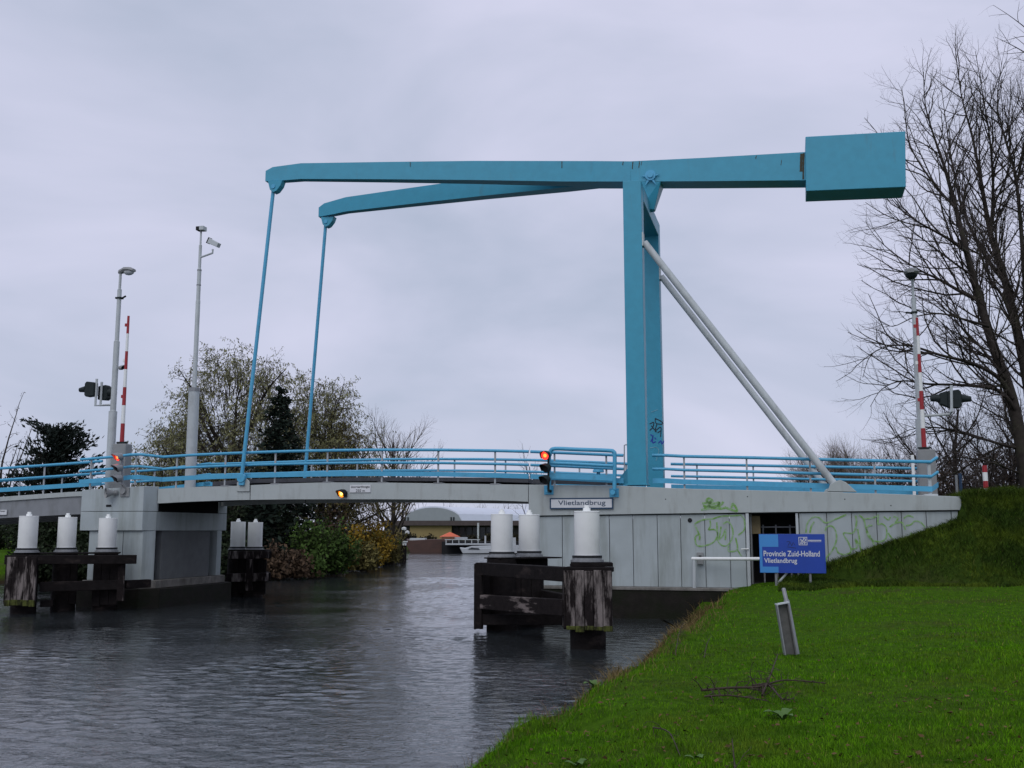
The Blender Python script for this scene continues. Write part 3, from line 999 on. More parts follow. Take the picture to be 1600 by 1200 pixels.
# ------------------------------------------------------------------ pier on the left
pr = thing("bridge_pier", "pale concrete bridge pier with wide cap standing in the water behind the left dolphin", "pier", "b", (bs(180, 905, -.5), 0, 0))
TF = -0.55
sL = bs(126, 800, TF); sC = bs(223, 800, TF); sR = S_PIER
zc = 2.9
zj = bz(223, 799, TF)
zcap = interp([(sL, bz(126, 766, TF)), (sC, bz(223, 759.5, TF)), (sR + 1, bz(223, 759.5, TF))])
TB = WB + .45
capx = [(sL, TF), (sC, TF), (sR, 0.02), (sR, TB), (sL, TB)]
p = MB().slab(capx, zc, zj - .008)
p.build("cap", "concrete", pr, bevel=.012)
wing = [(sL, TF), (sC, TF), (sR, 0.02), (sR, .13), (sC - .5, .13), (sL, .13)]
def wing_mb(poly):
    n = len(poly)
    m_ = MB()
    vs_ = [(x, y, zj + .008) for x, y in poly] + [(x, y, zcap(x)) for x, y in poly]
    m_.add(vs_, [tuple(range(n - 1, -1, -1)), tuple(range(n, 2 * n))] + [(i, (i + 1) % n, (i + 1) % n + n, i + n) for i in range(n)])
    return m_
wing_mb(wing).build("cap_wing", "concrete", pr, bevel=.012)
wing_mb([(sL, TB), (sL, WB - .25), (sR, WB - .25), (sR, TB)]).build("cap_wing", "concrete", pr, bevel=.012)
MB().box(sL + .02, sR - .02, .14, WB - .26, zj - .01, 4.2).build("back_wall", "deep_shade", pr)
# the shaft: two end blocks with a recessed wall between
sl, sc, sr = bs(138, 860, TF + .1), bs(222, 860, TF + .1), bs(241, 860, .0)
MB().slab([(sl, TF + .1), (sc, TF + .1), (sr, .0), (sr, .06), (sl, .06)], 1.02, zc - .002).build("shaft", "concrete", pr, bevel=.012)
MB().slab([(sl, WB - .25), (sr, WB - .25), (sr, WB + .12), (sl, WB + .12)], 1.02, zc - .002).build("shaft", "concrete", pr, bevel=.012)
MB().box(sl + .3, sr - .35, .062, WB - .252, 1.02, zc - .002).build("shaft_recess", "deep_shade", pr)
ta = [t for t in np.linspace(0, WB, 481) if True]
def tpx(px, s):                                  # t where the upright plane s shows at column px
    best = min(ta, key=lambda t: abs(proj_x(s, t) - px))
    return best
def proj_x(s, t):
    x, y, _ = W(s, t)
    return 800 + FPX * x / (y * CP + (1.9 - HC) * SP)
MB().box(sr - .34, sr - .06, tpx(254, sr), tpx(329, sr), 1.02, zc - .004).build("side_panel", "pier_side", pr, bevel=.012)
p = MB()
p.slab([(sl - .25, TF - .15), (sc + .1, TF - .15), (sr + .45, -.2), (sr + .45, WB + .3), (sc + .1, WB + .6), (sl - .25, WB + .6)], -1, .72)
p.build("plinth", "plinth", pr, bevel=.02)
p = MB()
p.slab([(sl - .12, TF - .02), (sc + .06, TF - .02), (sr + .2, -.1), (sr + .2, WB + .15), (sc + .06, WB + .45), (sl - .12, WB + .45)], .722, 1.018)
p.build("plinth_top", "plinth_top", pr, bevel=.015)
c = [(165, 790), (171, 790)]
MB().box(bs(166, 790, TF), bs(174, 790, TF), TF - .012, TF + .01, bz(170, 792, TF), bz(170, 788.5, TF)).build("small_vent", "black", pr)
MB().box(bs(191.5, 860, TF + .1) - .01, bs(191.5, 860, TF + .1) + .01, TF + .095, TF + .12, 1.05, zc - .03).build("panel_joint", "black_under", pr)

# ------------------------------------------------------------------ approach span at the left
ap = thing("approach_span", "grey concrete approach span running off to the left of the pier", "bridge span", "b", (sL - 4, 0, 0))
l1 = interp([br(-260, 796), br(0, 776.5), br(126, 767.5)])
l2 = interp([br(-260, 803), br(0, 783.5), br(126, 775)])
l3 = interp([br(-260, 826), br(0, 809.5), br(126, 803)])
sx = list(np.linspace(bs(-260, 790), sL - .02, 14))
for t0, t1 in ((0, .4), (WB + .2, WB + .6)):
    MB().strip([(s, l2(s)) for s in sx], [(s, l1(s)) for s in sx], t0, t1).build("cornice", "girder", ap, bevel=.01)
for t0 in (.06, 1.5, 3.0, WB + .2):
    MB().strip([(s, l3(s)) for s in sx], [(s, l2(s) - .002) for s in sx], t0, t0 + .34).build("girder", "dark_girder", ap)
MB().strip([(s, l2(s) - .1) for s in sx], [(s, l1(s) - .05) for s in sx], .402, WB + .198).build("road_deck", "asphalt", ap)

# ------------------------------------------------------------------ railings
def railing(name, label, pts, t, posts, s_base, mid=-.47, plate=(-.79, -.96), foot=None, rad=.055, ends=True):
    """pts: (s, z of the top rail[, t]) ; posts: list of s"""
    r = thing(name, label, "railing", "b", (s_base, 0, 0), "blue railings along the bridge")
    P = [(q[0], q[2] if len(q) > 2 else t, q[1]) for q in pts]
    fz = interp([(q[0], q[2]) for q in P]); ft = interp([(q[0], q[1]) for q in P])
    MB().tube(P, rad, 10).build("top_rail", "rail_blue", r, shade=True)
    MB().tube([(a, b, c + mid) for a, b, c in P], rad * .92, 10).build("middle_rail", "rail_blue", r, shade=True)
    m_ = MB()
    vs_ = []
    for a, b, c in P:
        vs_ += [(a, b - .03, c + plate[1]), (a, b + .03, c + plate[1]), (a, b + .03, c + plate[0]), (a, b - .03, c + plate[0])]
    n = len(P)
    fs_ = [(4 * i + j, 4 * i + 4 + j, 4 * i + 4 + (j + 1) % 4, 4 * i + (j + 1) % 4) for i in range(n - 1) for j in range(4)]
    fs_ += [(0, 1, 2, 3), (4 * n - 4, 4 * n - 1, 4 * n - 2, 4 * n - 3)]
    m_.add(vs_, fs_)
    m_.build("kick_plate", "rail_blue", r)
    for s in posts:
        z = fz(s)
        zf = foot(s) if foot else z - 1.16
        MB().box(s - .03, s + .03, ft(s) + .031, ft(s) + .075, zf, z - .03).build("post", "post", r)
    return r
TN = 0.10
top_b = [br(px, py, TN) for px, py in ((255.5, 714), (300, 711), (351, 708.7), (400, 706.8), (455, 705.2), (510, 704), (560, 703.2), (600, 702.9), (690, 703), (773, 704.2), (826, 705.5))]
posts_b = [bs(px, 730, TN) for px in (275, 351, 429, 510.5, 596, 684, 773)]
railing("bridge_railing", "long blue railing on the canal side of the lifting deck, nearest the camera", top_b, TN, posts_b, top_b[5][0], foot=lambda s: zdk(s) - .0)
TFAR = WB + .38
off_far = [(s, z) for s, z in top_b if s > bs(330, 710, TN)]
off_far = [br(320, 725.5, TFAR)] + [(s, z) for s, z in off_far if s > bs(322, 725, TFAR)]
railing("bridge_railing", "long blue railing on the far side of the lifting deck, seen behind the nearer railing", off_far, TFAR, [s + 1.15 for s in posts_b[1:-1]], top_b[5][0])
top_a = [br(px, py, TN) for px, py in ((829, 705.6), (900, 708.5), (960, 711), (974, 711.5))]
railing("bridge_railing", "short blue railing between the red canal light and the near pylon", top_a, TN, [bs(866, 730, TN), bs(947, 730, TN)], top_a[1][0], foot=lambda s: zdk(s) - .0)
top_a2 = [(s, z) for s, z in top_a[:3]] + [(0.0 - .36, top_a[-1][1])]
railing("bridge_railing", "short blue railing on the far side of the abutment, left of the far pylon", [(top_a[0][0] - .1, top_a[0][1])] + top_a2[1:], TFAR, [bs(905, 735, TFAR), bs(978, 735, TFAR)], top_a[1][0])
TN2 = 0.52
rp_ = [br(px, py, TN2) for px, py in ((1019, 711.5), (1041, 711.5), (1069, 713), (1167, 715), (1266, 717.5), (1367, 719.8), (1454, 721.8))]
re_ = br(1464, 715, .8)
rp3 = [(s, z) for s, z in rp_] + [(re_[0], re_[1], .85)]
railing("bridge_railing", "blue railing on the abutment right of the near pylon, behind the brace foot", rp3, TN2, [bs(px, 740, TN2) for px in (1069, 1167, 1266, 1367)], rp_[3][0], foot=lambda s: zdk(s) - .0)
rf = [br(px, py, TFAR) for px, py in ((1048, 725), (1160, 727), (1260, 729), (1350, 730.5), (1437, 732))]
railing("bridge_railing", "blue railing on the far side of the abutment, right of the far pylon", rf, TFAR, [bs(px, 740, TFAR) for px in (1089, 1177, 1265, 1352)], rf[2][0])
TPR = TF + .12
pp = [(126, 718, TPR), (152, 716, TPR), (180, 713.5, TPR), (204, 710.5, TPR), (220, 710, TPR)]
pr_pts = [(*br(px, py, t), t) for px, py, t in pp] + [(*br(255, 714, TN), TN)]
railing("bridge_railing", "blue railing round the pier top, behind the left canal light", pr_pts, TPR, [bs(141, 730, TPR) , bs(211, 730, TPR)], pr_pts[2][0], mid=-.46)
la = [br(px, py, TN) for px, py in ((-260, 752), (-100, 740), (0, 732), (68, 727.3), (126, 723.2), (160, 720.5))]
railing("bridge_railing", "blue railing along the near side of the left approach span", la, TN, [bs(px, 740, TN) for px in (-110, -20, 68, 143)], la[2][0], foot=lambda s: l1(s) if s < sL else zcap(s))
lf = [(s, z) for s, z in la[:-1]] + [(bs(330, 720, TFAR), bz(330, 724, TFAR))]
railing("bridge_railing", "blue railing along the far side of the left approach span", [(s, z) for s, z in lf], TFAR, [bs(px, 750, TFAR) for px in (-60, 30, 96, 165, 240)], la[2][0], foot=lambda s: l1(s) if s < sL else 4.45)

# end post of the right railing
p = MB()
ep = bs(1452, 740, .6)
p.box(ep - .05, ep + .05, .55, .7, zdk(ep) - .02, zdk(ep) + 1.1)
p.box(ep - .22, ep + .2, .35, .8, zdk(ep) - .02, zdk(ep) + .06)
o = p.build("railing_end_post", "pole", None, "b", (ep, .2, zdk(ep)), bevel=.01)
tag(o, "pale grey end post closing the right end of the near railing", "post")

# blue tube guard in front of the railing beside the name sign
gd = thing("guard_frame", "thick blue tube guard fixed to the fascia above the white bridge name sign", "guard frame", "b", (bs(905, 740, -.3), -.3, bz(905, 750, -.3)))
TG = -.30
r1 = [br(px, py, TG) for px, py in ((859, 712), (860.5, 704.5), (868, 701), (900, 702.2), (950, 704), (958.5, 706), (960.5, 714), (960, 765))]
MB().tube(smooth([(s, TG, z) for s, z in r1], 4), .07, 10).build("outer_tube", "rail_blue", gd, shade=True)
r2 = [br(px, py, TG) for px, py in ((856, 723), (900, 725), (958, 728))]
MB().tube([(s, TG, z) for s, z in r2], .062, 10).build("middle_tube", "rail_blue", gd, shade=True)
q0, q1 = br(857, 739, TG), br(958, 742.5, TG)
MB().add([(q0[0], TG - .04, q0[1]), (q1[0], TG - .04, q1[1]), (q1[0], TG + .04, q1[1]), (q0[0], TG + .04, q0[1]),
          (q0[0], TG - .04, q0[1] - .19), (q1[0], TG - .04, q1[1] - .19), (q1[0], TG + .04, q1[1] - .19), (q0[0], TG + .04, q0[1] - .19)],
         [(0, 1, 2, 3), (7, 6, 5, 4), (0, 4, 5, 1), (1, 5, 6, 2), (2, 6, 7, 3), (3, 7, 4, 0)]).build("kick_plate", "rail_blue", gd)
MB().tube([(*(lambda a: (a[0], TG, a[1]))(br(858.5, 712, TG)),), (*(lambda a: (a[0], TG, a[1]))(br(858.5, 765, TG)),)], .06, 8).build("upright", "rail_blue", gd, shade=True)
for px, y0, y1 in ((858, 758.5, 773), (960, 763, 777)):
    c0, c1 = br(px - 7.5, y1, 0), br(px + 7, y0, 0)
    m_ = MB().box(c0[0], c1[0], -.03, -.003, c0[1], c1[1])
    cm = ((c0[0] + c1[0]) / 2, (c0[1] + c1[1]) / 2)
    m_.tube([(cm[0], -.03, cm[1]), (cm[0], TG, cm[1])], .07, 10)
    m_.disc((cm[0], TG - .05, cm[1]), .085, (0, 1, 0), .1)
    m_.build("bracket", "rail_blue", gd, bevel=.006)

# ------------------------------------------------------------------ signs on the bridge
def frame_sign(name, label, px0, py0, px1, py1, t, cat="sign", border=None, face="white_clean", bw=.03, thick=.03, slope=0.0):
    a, b = br(px0, py1, t), br(px1, py0, t)
    r = thing(name, label, cat, "b", (a[0], t, a[1]))
    MB().box(a[0], b[0], t, t + thick, a[1], b[1]).build("panel", face, r)
    if border:
        m_ = MB()
        m_.box(a[0] - bw, b[0] + bw, t - .006, t + thick, b[1], b[1] + bw)
        m_.box(a[0] - bw, b[0] + bw, t - .006, t + thick, a[1] - bw, a[1])
        m_.box(a[0] - bw, a[0], t - .006, t + thick, a[1], b[1])
        m_.box(b[0], b[0] + bw, t - .006, t + thick, a[1], b[1])
        m_.build("border", border, r)
    return r
s_ = frame_sign("name_sign", "white name sign with dark blue border on the grey fascia, reading Vlietlandbrug", 861, 779.5, 956, 793.5, -.06, border="navy", bw=.045)
q0, q1 = br(872, 791.5, -.066), br(946, 781.5, -.066)
text_mesh("lettering", "Vlietlandbrug", q0[0], q1[0], q0[1], q1[1], -.066, "navy", s_, .004)
s_ = frame_sign("clearance_sign", "small white clearance sign on the lifting deck beside the amber lamp", 546.5, 757.5, 579, 769.5, -.035)
q0, q1 = br(548.5, 763.4, -.04), br(577.5, 758.6, -.04)
text_mesh("lettering", "doorvaarthoogte", q0[0], q1[0], q0[1], q1[1], -.04, "black", s_)
q0, q1 = br(556, 768.6, -.04), br(570, 764.4, -.04)
text_mesh("lettering", "250 m", q0[0], q1[0], q0[1], q1[1], -.04, "black", s_)
s_ = frame_sign("clearance_sign", "small white sign on the left approach girder, cut by the picture edge", -14, 796.5, 10.5, 804.5, -.0)
q0, q1 = br(-11, 800.2, -.004), br(8, 797.4, -.004)
text_mesh("lettering", "doorvaarthoogte", q0[0], q1[0], q0[1], q1[1], -.004, "black", s_)

# ------------------------------------------------------------------ lamps that are lit, loudspeaker
def lens_lamp(root_, c, r, lit, core, aim=(-.45, -.85, -.22), hood="signal", size=1.0):
    """hooded signal lamp at c (bridge frame), looking along aim"""
    a = Vector(aim).normalized()
    c = Vector(c)
    m_ = MB()
    m_.tube([c - a * .16 * size, c - a * .12 * size, c, c + a * .03 * size], [r * .55, r * .9, r, r * 1.05], 16)
    u = a.cross(Vector((0, 0, 1))).normalized()
    w = u.cross(a)
    n = 12
    vs_, fs_ = [], []
    for i in range(n + 1):                      # hood: open below, longer above
        ang = radians(-35) + radians(250) * i / n
        e = u * cos(ang) + w * sin(ang)
        ln = (.10 + .15 * max(0, sin(ang))) * size
        for rr in (r * 1.0, r * 1.07):
            vs_ += [c + e * rr, c + e * rr + a * ln]
    for i in range(n):
        o = 4 * i
        fs_ += [(o, o + 4, o + 5, o + 1), (o + 2, o + 3, o + 7, o + 6), (o + 1, o + 5, o + 7, o + 3)]
    m_.add(vs_, fs_)
    h = m_.build("lamp", hood, root_)
    q = MB().disc(c + a * .031 * size, r * .93, a, .012, 16)
    q.build("lens", lit or "black", h)
    if core:
        MB().disc(c + a * .044 * size, r * .42, a, .008, 10).build("lamp_core", core, h)
    return h
nl = thing("canal_light", "three lamp canal signal with its red lamp lit, fixed to the left pier", "signal light", "b", (bs(186, 760, TF - .3), TF - .3, bz(186, 760, TF)), "canal signal lights")
for i, (px, py) in enumerate(((185, 714), (184.5, 731), (184, 747.5))):
    c = br(px, py, TF - .33)
    lens_lamp(nl, (c[0], TF - .33, c[1]), .155, "lit_red" if i == 0 else None, "lit_core" if i == 0 else None, hood="steel" if i else "steel")
c0 = br(191, 716, TF - .14); c1 = br(191, 758, TF - .14)
m_ = MB()
m_.tube([(c0[0], TF - .14, c0[1]), (c1[0], TF - .14, c1[1])], .045, 8)
for py in (715, 731, 747):
    c = br(190, py, TF - .2)
    m_.tube([(c[0] - .05, TF - .3, c[1]), (c1[0], TF - .14, c[1])], .03, 6)
m_.build("pole", "steel", nl)
a_, b_ = br(188.5, 776, TF), br(203, 761.5, TF)
m_ = MB().box(a_[0], b_[0], TF - .05, TF - .003, a_[1], b_[1])
m_.tube([(c1[0], TF - .14, c1[1] + .05), (c1[0] + .05, TF - .02, c1[1] - .1)], .07, 8)
m_.disc((a_[0] + .16, TF - .05, b_[1] - .14), .12, (0, -1, 0), .1, 12)
m_.build("bracket", "grey_box", nl, bevel=.006)
nl2 = thing("canal_light", "canal signal with red lamp lit, beside the guard frame over the name sign", "signal light", "b", (bs(853, 750, -.5), -.5, bz(853, 760, -.5)), "canal signal lights")
for i, (px, py) in enumerate(((852.5, 711.5), (853, 731), (852, 749.5))):
    c = br(px, py, -.52)
    lens_lamp(nl2, (c[0], -.52, c[1]), .155, "lit_red" if i == 0 else None, "lit_core" if i == 0 else None, aim=(-.22, -.95, -.15) if i == 0 else (-.4, -.85, -.2))
c0 = br(857, 708, -.35); c1 = br(857, 768, -.35)
m_ = MB().tube([(c0[0], -.35, c0[1]), (c1[0], -.35, c1[1])], .04, 8)
m_.tube([(c1[0], -.35, c1[1] + .1), (c1[0], -.03, c1[1] + .02)], .05, 8)
m_.build("pole", "signal", nl2)
al = thing("amber_light", "hooded amber lamp lit under the middle of the lifting deck", "signal light", "b", (bs(536, 772, -.1), -.1, bz(536, 776, 0)))
c = br(534.5, 771, -.16)
lens_lamp(al, (c[0], -.16, c[1]), .15, "lit_amber", "lit_yellow", aim=(-.35, -.9, -.2), hood="black")
MB().box(c[0] + .02, c[0] + .14, -.12, -.003, c[1] - .12, c[1] + .08).build("bracket", "black", al)
ls = thing("loudspeaker", "grey horn loudspeaker on the left pier beside the canal signal", "loudspeaker", "b", (bs(168, 770, TF), TF, bz(168, 775, TF)))
c = Vector((bs(166, 770.5, TF - .3), TF - .34, bz(166, 770.5, TF - .3)))
a = Vector((-.62, -.72, -.05)).normalized()
m_ = MB().tube([c, c - a * .10, c - a * .22, c - a * .3, c - a * .42], [.20, .155, .10, .085, .085], 16, caps=False)
m_.tube([c - a * .3, c - a * .42], [.10, .10], 12)
m_.build("horn", "grey_box", ls, shade=True)
MB().disc(c - a * .09, .14, a, .01, 16).build("horn_throat", "black", ls)
MB().disc(c - a * .08, .05, a, .07, 10).build("plug", "steel", ls)
MB().tube([c - a * .36, (c.x + .28, TF - .003, c.z - .02)], .035, 8).build("bracket", "steel", ls)

# ------------------------------------------------------------------ lamp posts, barriers, traffic signals, camera mast
def pole_mb(s, t, stages, n=14):
    """stages: (z, r) going up, with small steps"""
    m_ = MB()
    prof = []
    for (z0, r0), (z1, r1) in zip(stages[:-1], stages[1:]):
        prof += [(r0, z0), (r0, z1 - .04), (r1, z1)]
    m_.lathe((s, t, 0), [(r, z) for r, z in prof], n)
    return m_
def lamp_head(root_, tip, d, ln=.62, k_=1.0, gl_="glass"):
    """flat street lamp head; tip at pole top, reaching along d"""
    d = Vector(d).normalized()
    u = d.cross(Vector((0, 0, 1))).normalized()
    tip = Vector(tip)
    def sect(f, w, z0, z1):
        c = tip + d * f
        return [c + u * a * w * k_ + Vector((0, 0, (z0 + (z1 - z0) * b) * k_)) for a, b in ((-.7, 0), (.7, 0), (1, .35), (.75, .85), (0, 1), (-.75, .85), (-1, .35))]
    def loft(ss_):
        m_ = MB()
        n = len(ss_[0])
        v = [p for s in ss_ for p in s]
        f = [(i * n + k, i * n + (k + 1) % n, (i + 1) * n + (k + 1) % n, (i + 1) * n + k) for i in range(len(ss_) - 1) for k in range(n)]
        f += [tuple(range(n)), tuple(range((len(ss_) - 1) * n, len(ss_) * n))]
        return m_.add(v, f)
    loft([sect(-.06, .07, -.07, .07), sect(.1, .10, -.05, .10), sect(.3, .17, -.03, .13), sect(ln * .75, .17, -.04, .11), sect(ln, .09, -.05, .04)]).build("lamp_head", "grey_box", root_, shade=True)
    m_ = MB()
    c = tip + d * (ln * .62)
    v, f = [], []
    for i, (k, z) in enumerate(((1, -.035), (.9, -.09), (.6, -.13), (.2, -.15))):
        for j in range(12):
            a = 2 * pi * j / 12
            v.append(c + d * (cos(a) * .24 * k) + u * (sin(a) * .145 * k * k_) + Vector((0, 0, z * k_)))
    f = [(i * 12 + j, i * 12 + (j + 1) % 12, (i + 1) * 12 + (j + 1) % 12, (i + 1) * 12 + j) for i in range(3) for j in range(12)]
    f += [tuple(range(12)), tuple(range(36, 48))]
    m_.add(v, f).build("lamp_glass", gl_, root_, shade=True)
TL = 0.75
zp = lambda px, py, t=TL: bz(px, py, t)
s_lp = bs(173.5, 700, TL)
lp = thing("street_lamp", "stepped grey lamp post on the left pier with flat lamp head, beside the raised barrier", "street lamp", "b", (s_lp, TL, 4.5), "lamp posts at the bridge ends")
pole_mb(s_lp, TL, [(4.3, .165), (zp(175, 643), .165), (zp(175, 642), .118), (zp(178, 534), .118), (zp(178, 533), .088), (zp(181, 453), .088), (zp(181, 452), .055), (zp(183, 425), .055)]).build("pole", "pole", lp, shade=True)
lamp_head(lp, (s_lp, TL, zp(183, 425)), (1, -.15, 0), .72, 1.25)
zz = zp(182, 466)
m_ = MB().box(s_lp - .12, s_lp + .14, TL - .11, TL + .11, zz - .04, zz + .03)
m_.tube([(s_lp + .1, TL, zz - .03), (s_lp + .32, TL - .02, zz + .06)], .04, 6)
m_.build("clamp", "signal", lp, bevel=.006)
zz = zp(184, 575)
lens_lamp(lp, (s_lp + .30, TL - .02, zz), .09, None, None, aim=(1, -.2, .05), hood="grey_box", size=.8)
# boom barrier
def barrier(label, s, t, z0, ztop, zcab, boom_r=.085, flip=1):
    b = thing("traffic_barrier", label, "barrier", "b", (s, t, z0), "raised barriers at the bridge ends")
    m_ = MB().box(s - .26 * flip, s + .34 * flip, t - .22, t + .22, z0, zcab)
    cab = m_.build("cabinet", "grey_box", b, bevel=.02)
    MB().box(s - .20, s + .28, t - .226, t - .221, z0 + .35, zcab - .1).build("cabinet_door", "grey_box", cab, bevel=.002)
    m_ = MB().box(s - .17, s + .17, t - .12, t + .12, zcab + .001, zcab + .05)
    m_.box(s - .22, s + .22, t - .06, t + .06, zcab + .051, zcab + .10)
    m_.build("boom_foot", "signal", b, bevel=.008)
    n = 7
    z = zcab + .1
    L_ = (ztop - z) / n
    for i in range(n):
        r0, r1 = boom_r * (1 - .45 * i / n), boom_r * (1 - .45 * (i + 1) / n)
        MB().lathe((s, t, z + i * L_), [(r0, 0.0), (r1, L_ - .002)], 10).build("boom_stripe", "red" if i % 2 == 0 else "white", b, shade=True)
    for i in (2, 4, 6):
        MB().box(s - boom_r - .05, s - boom_r * .5, t - .03, t + .03, z + i * L_ + .3, z + i * L_ + .42).build("boom_lamp", "red" if i != 4 else "white", b)
    return b
s_b = bs(190.5, 690, .55)
barrier("raised red and white boom barrier on the left pier, beside the stepped lamp post", s_b, .55, 4.35, bz(194, 494, .55), bz(194, 694, .55))
# traffic signals seen from the side
def signal_head(name, label, s, t, z, d, base_mount, w=.30, arm=None, k=1.0):
    """dark signal box, hood pointing along d (+1/-1 in s)"""
    g = thing(name, label, "traffic signal", "b", (s, t, z), "traffic signals at the bridge ends")
    m_ = MB()
    m_.prism([(s + a * d * k, z + b * k) for a, b in ((-.26, -.36), (.20, -.40), (.30, -.30), (.30, .30), (.20, .40), (-.26, .34))], t - .19 * k, t + .19 * k)
    m_.build("housing", "signal", g, bevel=.02)
    m_ = MB()
    c = Vector((s + .3 * d * k, t, z + .02))
    m_.tube([c, c + Vector((.12 * d * k, 0, -.01)), c + Vector((.40 * d * k, 0, -.03))], [.20 * k, .16 * k, .115 * k], 14, caps=False)
    m_.tube([c, c + Vector((.02 * d, 0, 0))], .17 * k, 14)
    m_.build("hood", "signal", g, shade=True)
    MB().disc(c + Vector((.03 * d, 0, 0)), .13 * k, (d, 0, 0), .01).build("lens", "black", g)
    if arm:
        m_ = MB()
        for pts in arm:
            m_.tube(pts, .05, 8)
        m_.build("arm", "pole", g, shade=True)
    return g
ts = .72
za = zp(160, 634)
cA = (bs(143, 609, ts - .25), ts - .25, zp(143, 610)); cB = (bs(163, 612, ts + .2), ts + .2, zp(163, 613))
signal_head("traffic_signal", "dark traffic signal left of the stepped lamp post, hood pointing left over the approach", *cA, -1, None, k=.78,
            arm=[[(cA[0] + .22, cA[1], cA[2] + .42), (cA[0] + .22, cA[1], za - .02), (s_lp - .05, ts, za + .02)]])
signal_head("traffic_signal", "dark traffic signal directly behind the stepped lamp post on the left pier", *cB, 1, None, k=.78,
            arm=[[(cB[0] + .02, cB[1] - .22, cB[2] + .42), (cB[0] + .02, cB[1] - .22, za + .0), (s_lp - .02, ts + .1, za + .04)]])
# camera mast
TM = WB + .1
s_m = bs(299.5, 700, TM)
mast = thing("camera_mast", "tall thin pale mast with two cameras at its top, left of the willow", "mast", "b", (s_m, TM, zj))
zm = lambda py: bz(300, py, TM)
pole_mb(s_m, TM, [(zj, .235), (zm(607), .235), (zm(606), .10), (zm(470), .092), (zm(469), .088), (zm(421), .085), (zm(420), .068), (zm(384), .065), (zm(383), .042), (zm(366), .042)]).build("pole", "pole", mast, shade=True)
MB().lathe((s_m, TM, 0), [(.25, zm(612)), (.25, zm(606.5)), (.13, zm(605.5))], 14).build("collar", "steel", mast)
for py in (447, 424):
    MB().lathe((s_m, TM, 0), [(.10, zm(py)), (.10, zm(py) + .05)], 12).build("strap", "steel", mast)
m_ = MB().box(s_m - .03, s_m + .03, TM - .03, TM + .03, zm(366) - .02, zm(361))
m_.build("camera_bracket", "steel", mast)
m_ = MB().box(s_m - .02, s_m + .20, TM - .16, TM + .16, zm(362), zm(355.5))
cm_ = m_.build("camera", "pole", mast, bevel=.015)
MB().box(s_m - .19, s_m - .021, TM - .15, TM + .15, zm(361.6), zm(355.8)).build("camera_hood", "black", cm_, bevel=.01)
sa_ = bs(331, 400, TM - .2)
za_ = zm(402)
MB().tube([(s_m, TM, za_ - .04), (sa_, TM - .15, za_ + .08), (sa_, TM - .15, za_ + .25)], .045, 8).build("camera_arm", "pole", mast)
m_ = MB()
d = Vector((.82, -.1, -.42)).normalized()
c0 = Vector((sa_ - .12, TM - .15, za_ + .62)); u = Vector((.1, 1, 0)).normalized(); w = d.cross(u).normalized()
q = lambda f, a, b: c0 + d * f + u * a + w * b
m_.hexa([q(-.08, -.11, -.12), q(-.08, .11, -.12), q(-.08, .11, .12), q(-.08, -.11, .12)], [q(.52, -.11, -.10), q(.52, .11, -.10), q(.52, .11, .10), q(.52, -.11, .10)])
cm_ = m_.build("camera", "pole", mast, bevel=.012)
m_ = MB().hexa([q(-.12, -.12, -.14), q(-.12, .12, -.14), q(-.12, .12, .14), q(-.12, -.12, .14)], [q(-.081, -.12, -.14), q(-.081, .12, -.14), q(-.081, .12, .14), q(-.081, -.12, .14)])
m_.build("camera_window", "black", cm_)
# right hand end
TRB = 4.3
s_rb = bs(1443.5, 690, TRB)
barrier("red and white boom barrier raised at the right end before the bare trees", s_rb, TRB, zdk(s_rb) - .05, bz(1437, 496, TRB), bz(1442, 703, TRB))
TRL = 4.95
s_rl = bs(1439.5, 690, TRL)
zr = lambda py: bz(1432, py, TRL)
lp2 = thing("street_lamp", "grey lamp post behind the right barrier, its rounded lamp head pointing at the camera", "street lamp", "b", (s_rl, TRL, zdk(s_rl)), "lamp posts at the bridge ends")
pole_mb(s_rl, TRL, [(zdk(s_rl) - .1, .17), (zr(655), .17), (zr(654), .115), (zr(540), .11), (zr(539), .085), (zr(466), .085), (zr(465), .05), (zr(436), .05)]).build("pole", "pole", lp2, shade=True)
lamp_head(lp2, (s_rl, TRL + .1, zr(432)), (-.15, -1, .12), .80, 1.55, "signal")
zz = zr(488)
m_ = MB().box(s_rl - .11, s_rl + .11, TRL - .11, TRL + .11, zz - .04, zz + .03)
m_.tube([(s_rl - .05, TRL, zz - .02), (s_rl - .30, TRL - .05, zz - .0)], .04, 6)
m_.build("clamp", "signal", lp2, bevel=.006)
cR = (bs(1489, 625, TRL - .3), TRL - .3, zr(627))
zb_ = bz(1470, 650, TRL)
gR = signal_head("traffic_signal", "dark twin hooded traffic signal right of the right barrier, before bare branches", cR[0] + .02, cR[1], cR[2], 1, None, k=.84,
            arm=[[(s_rl, TRL - .1, zb_), (cR[0] - .12, TRL - .3, zb_ + .03), (cR[0] - .10, TRL - .52, zb_ + .1), (cR[0] - .06, TRL - .52, cR[2] + .48)]])
m_ = MB()
c = Vector((cR[0] - .1, cR[1], cR[2]))
m_.prism([(c.x - .10, c.z - .29), (c.x - .10, c.z + .30), (c.x - .36, c.z + .22), (c.x - .36, c.z - .16)], c.y - .16, c.y + .16)
m_.build("housing", "signal", gR, bevel=.02)
m_ = MB().tube([c + Vector((-.35, 0, .04)), c + Vector((-.48, 0, .06)), c + Vector((-.66, 0, .05))], [.16, .13, .11], 14)
m_.build("hood", "signal", gR, shade=True)
s_wp = bs(1427, 740, TRB - .6)
o = MB().box(s_wp - .05, s_wp + .05, TRB - .65, TRB - .55, zdk(s_wp) - .04, bz(1427, 711, TRB - .6)).build("white_post", "white", None, "b", (s_wp, TRB - .6, zdk(s_wp)), bevel=.01)
tag(o, "slim white post beside the right barrier cabinet, behind the blue rails", "post")
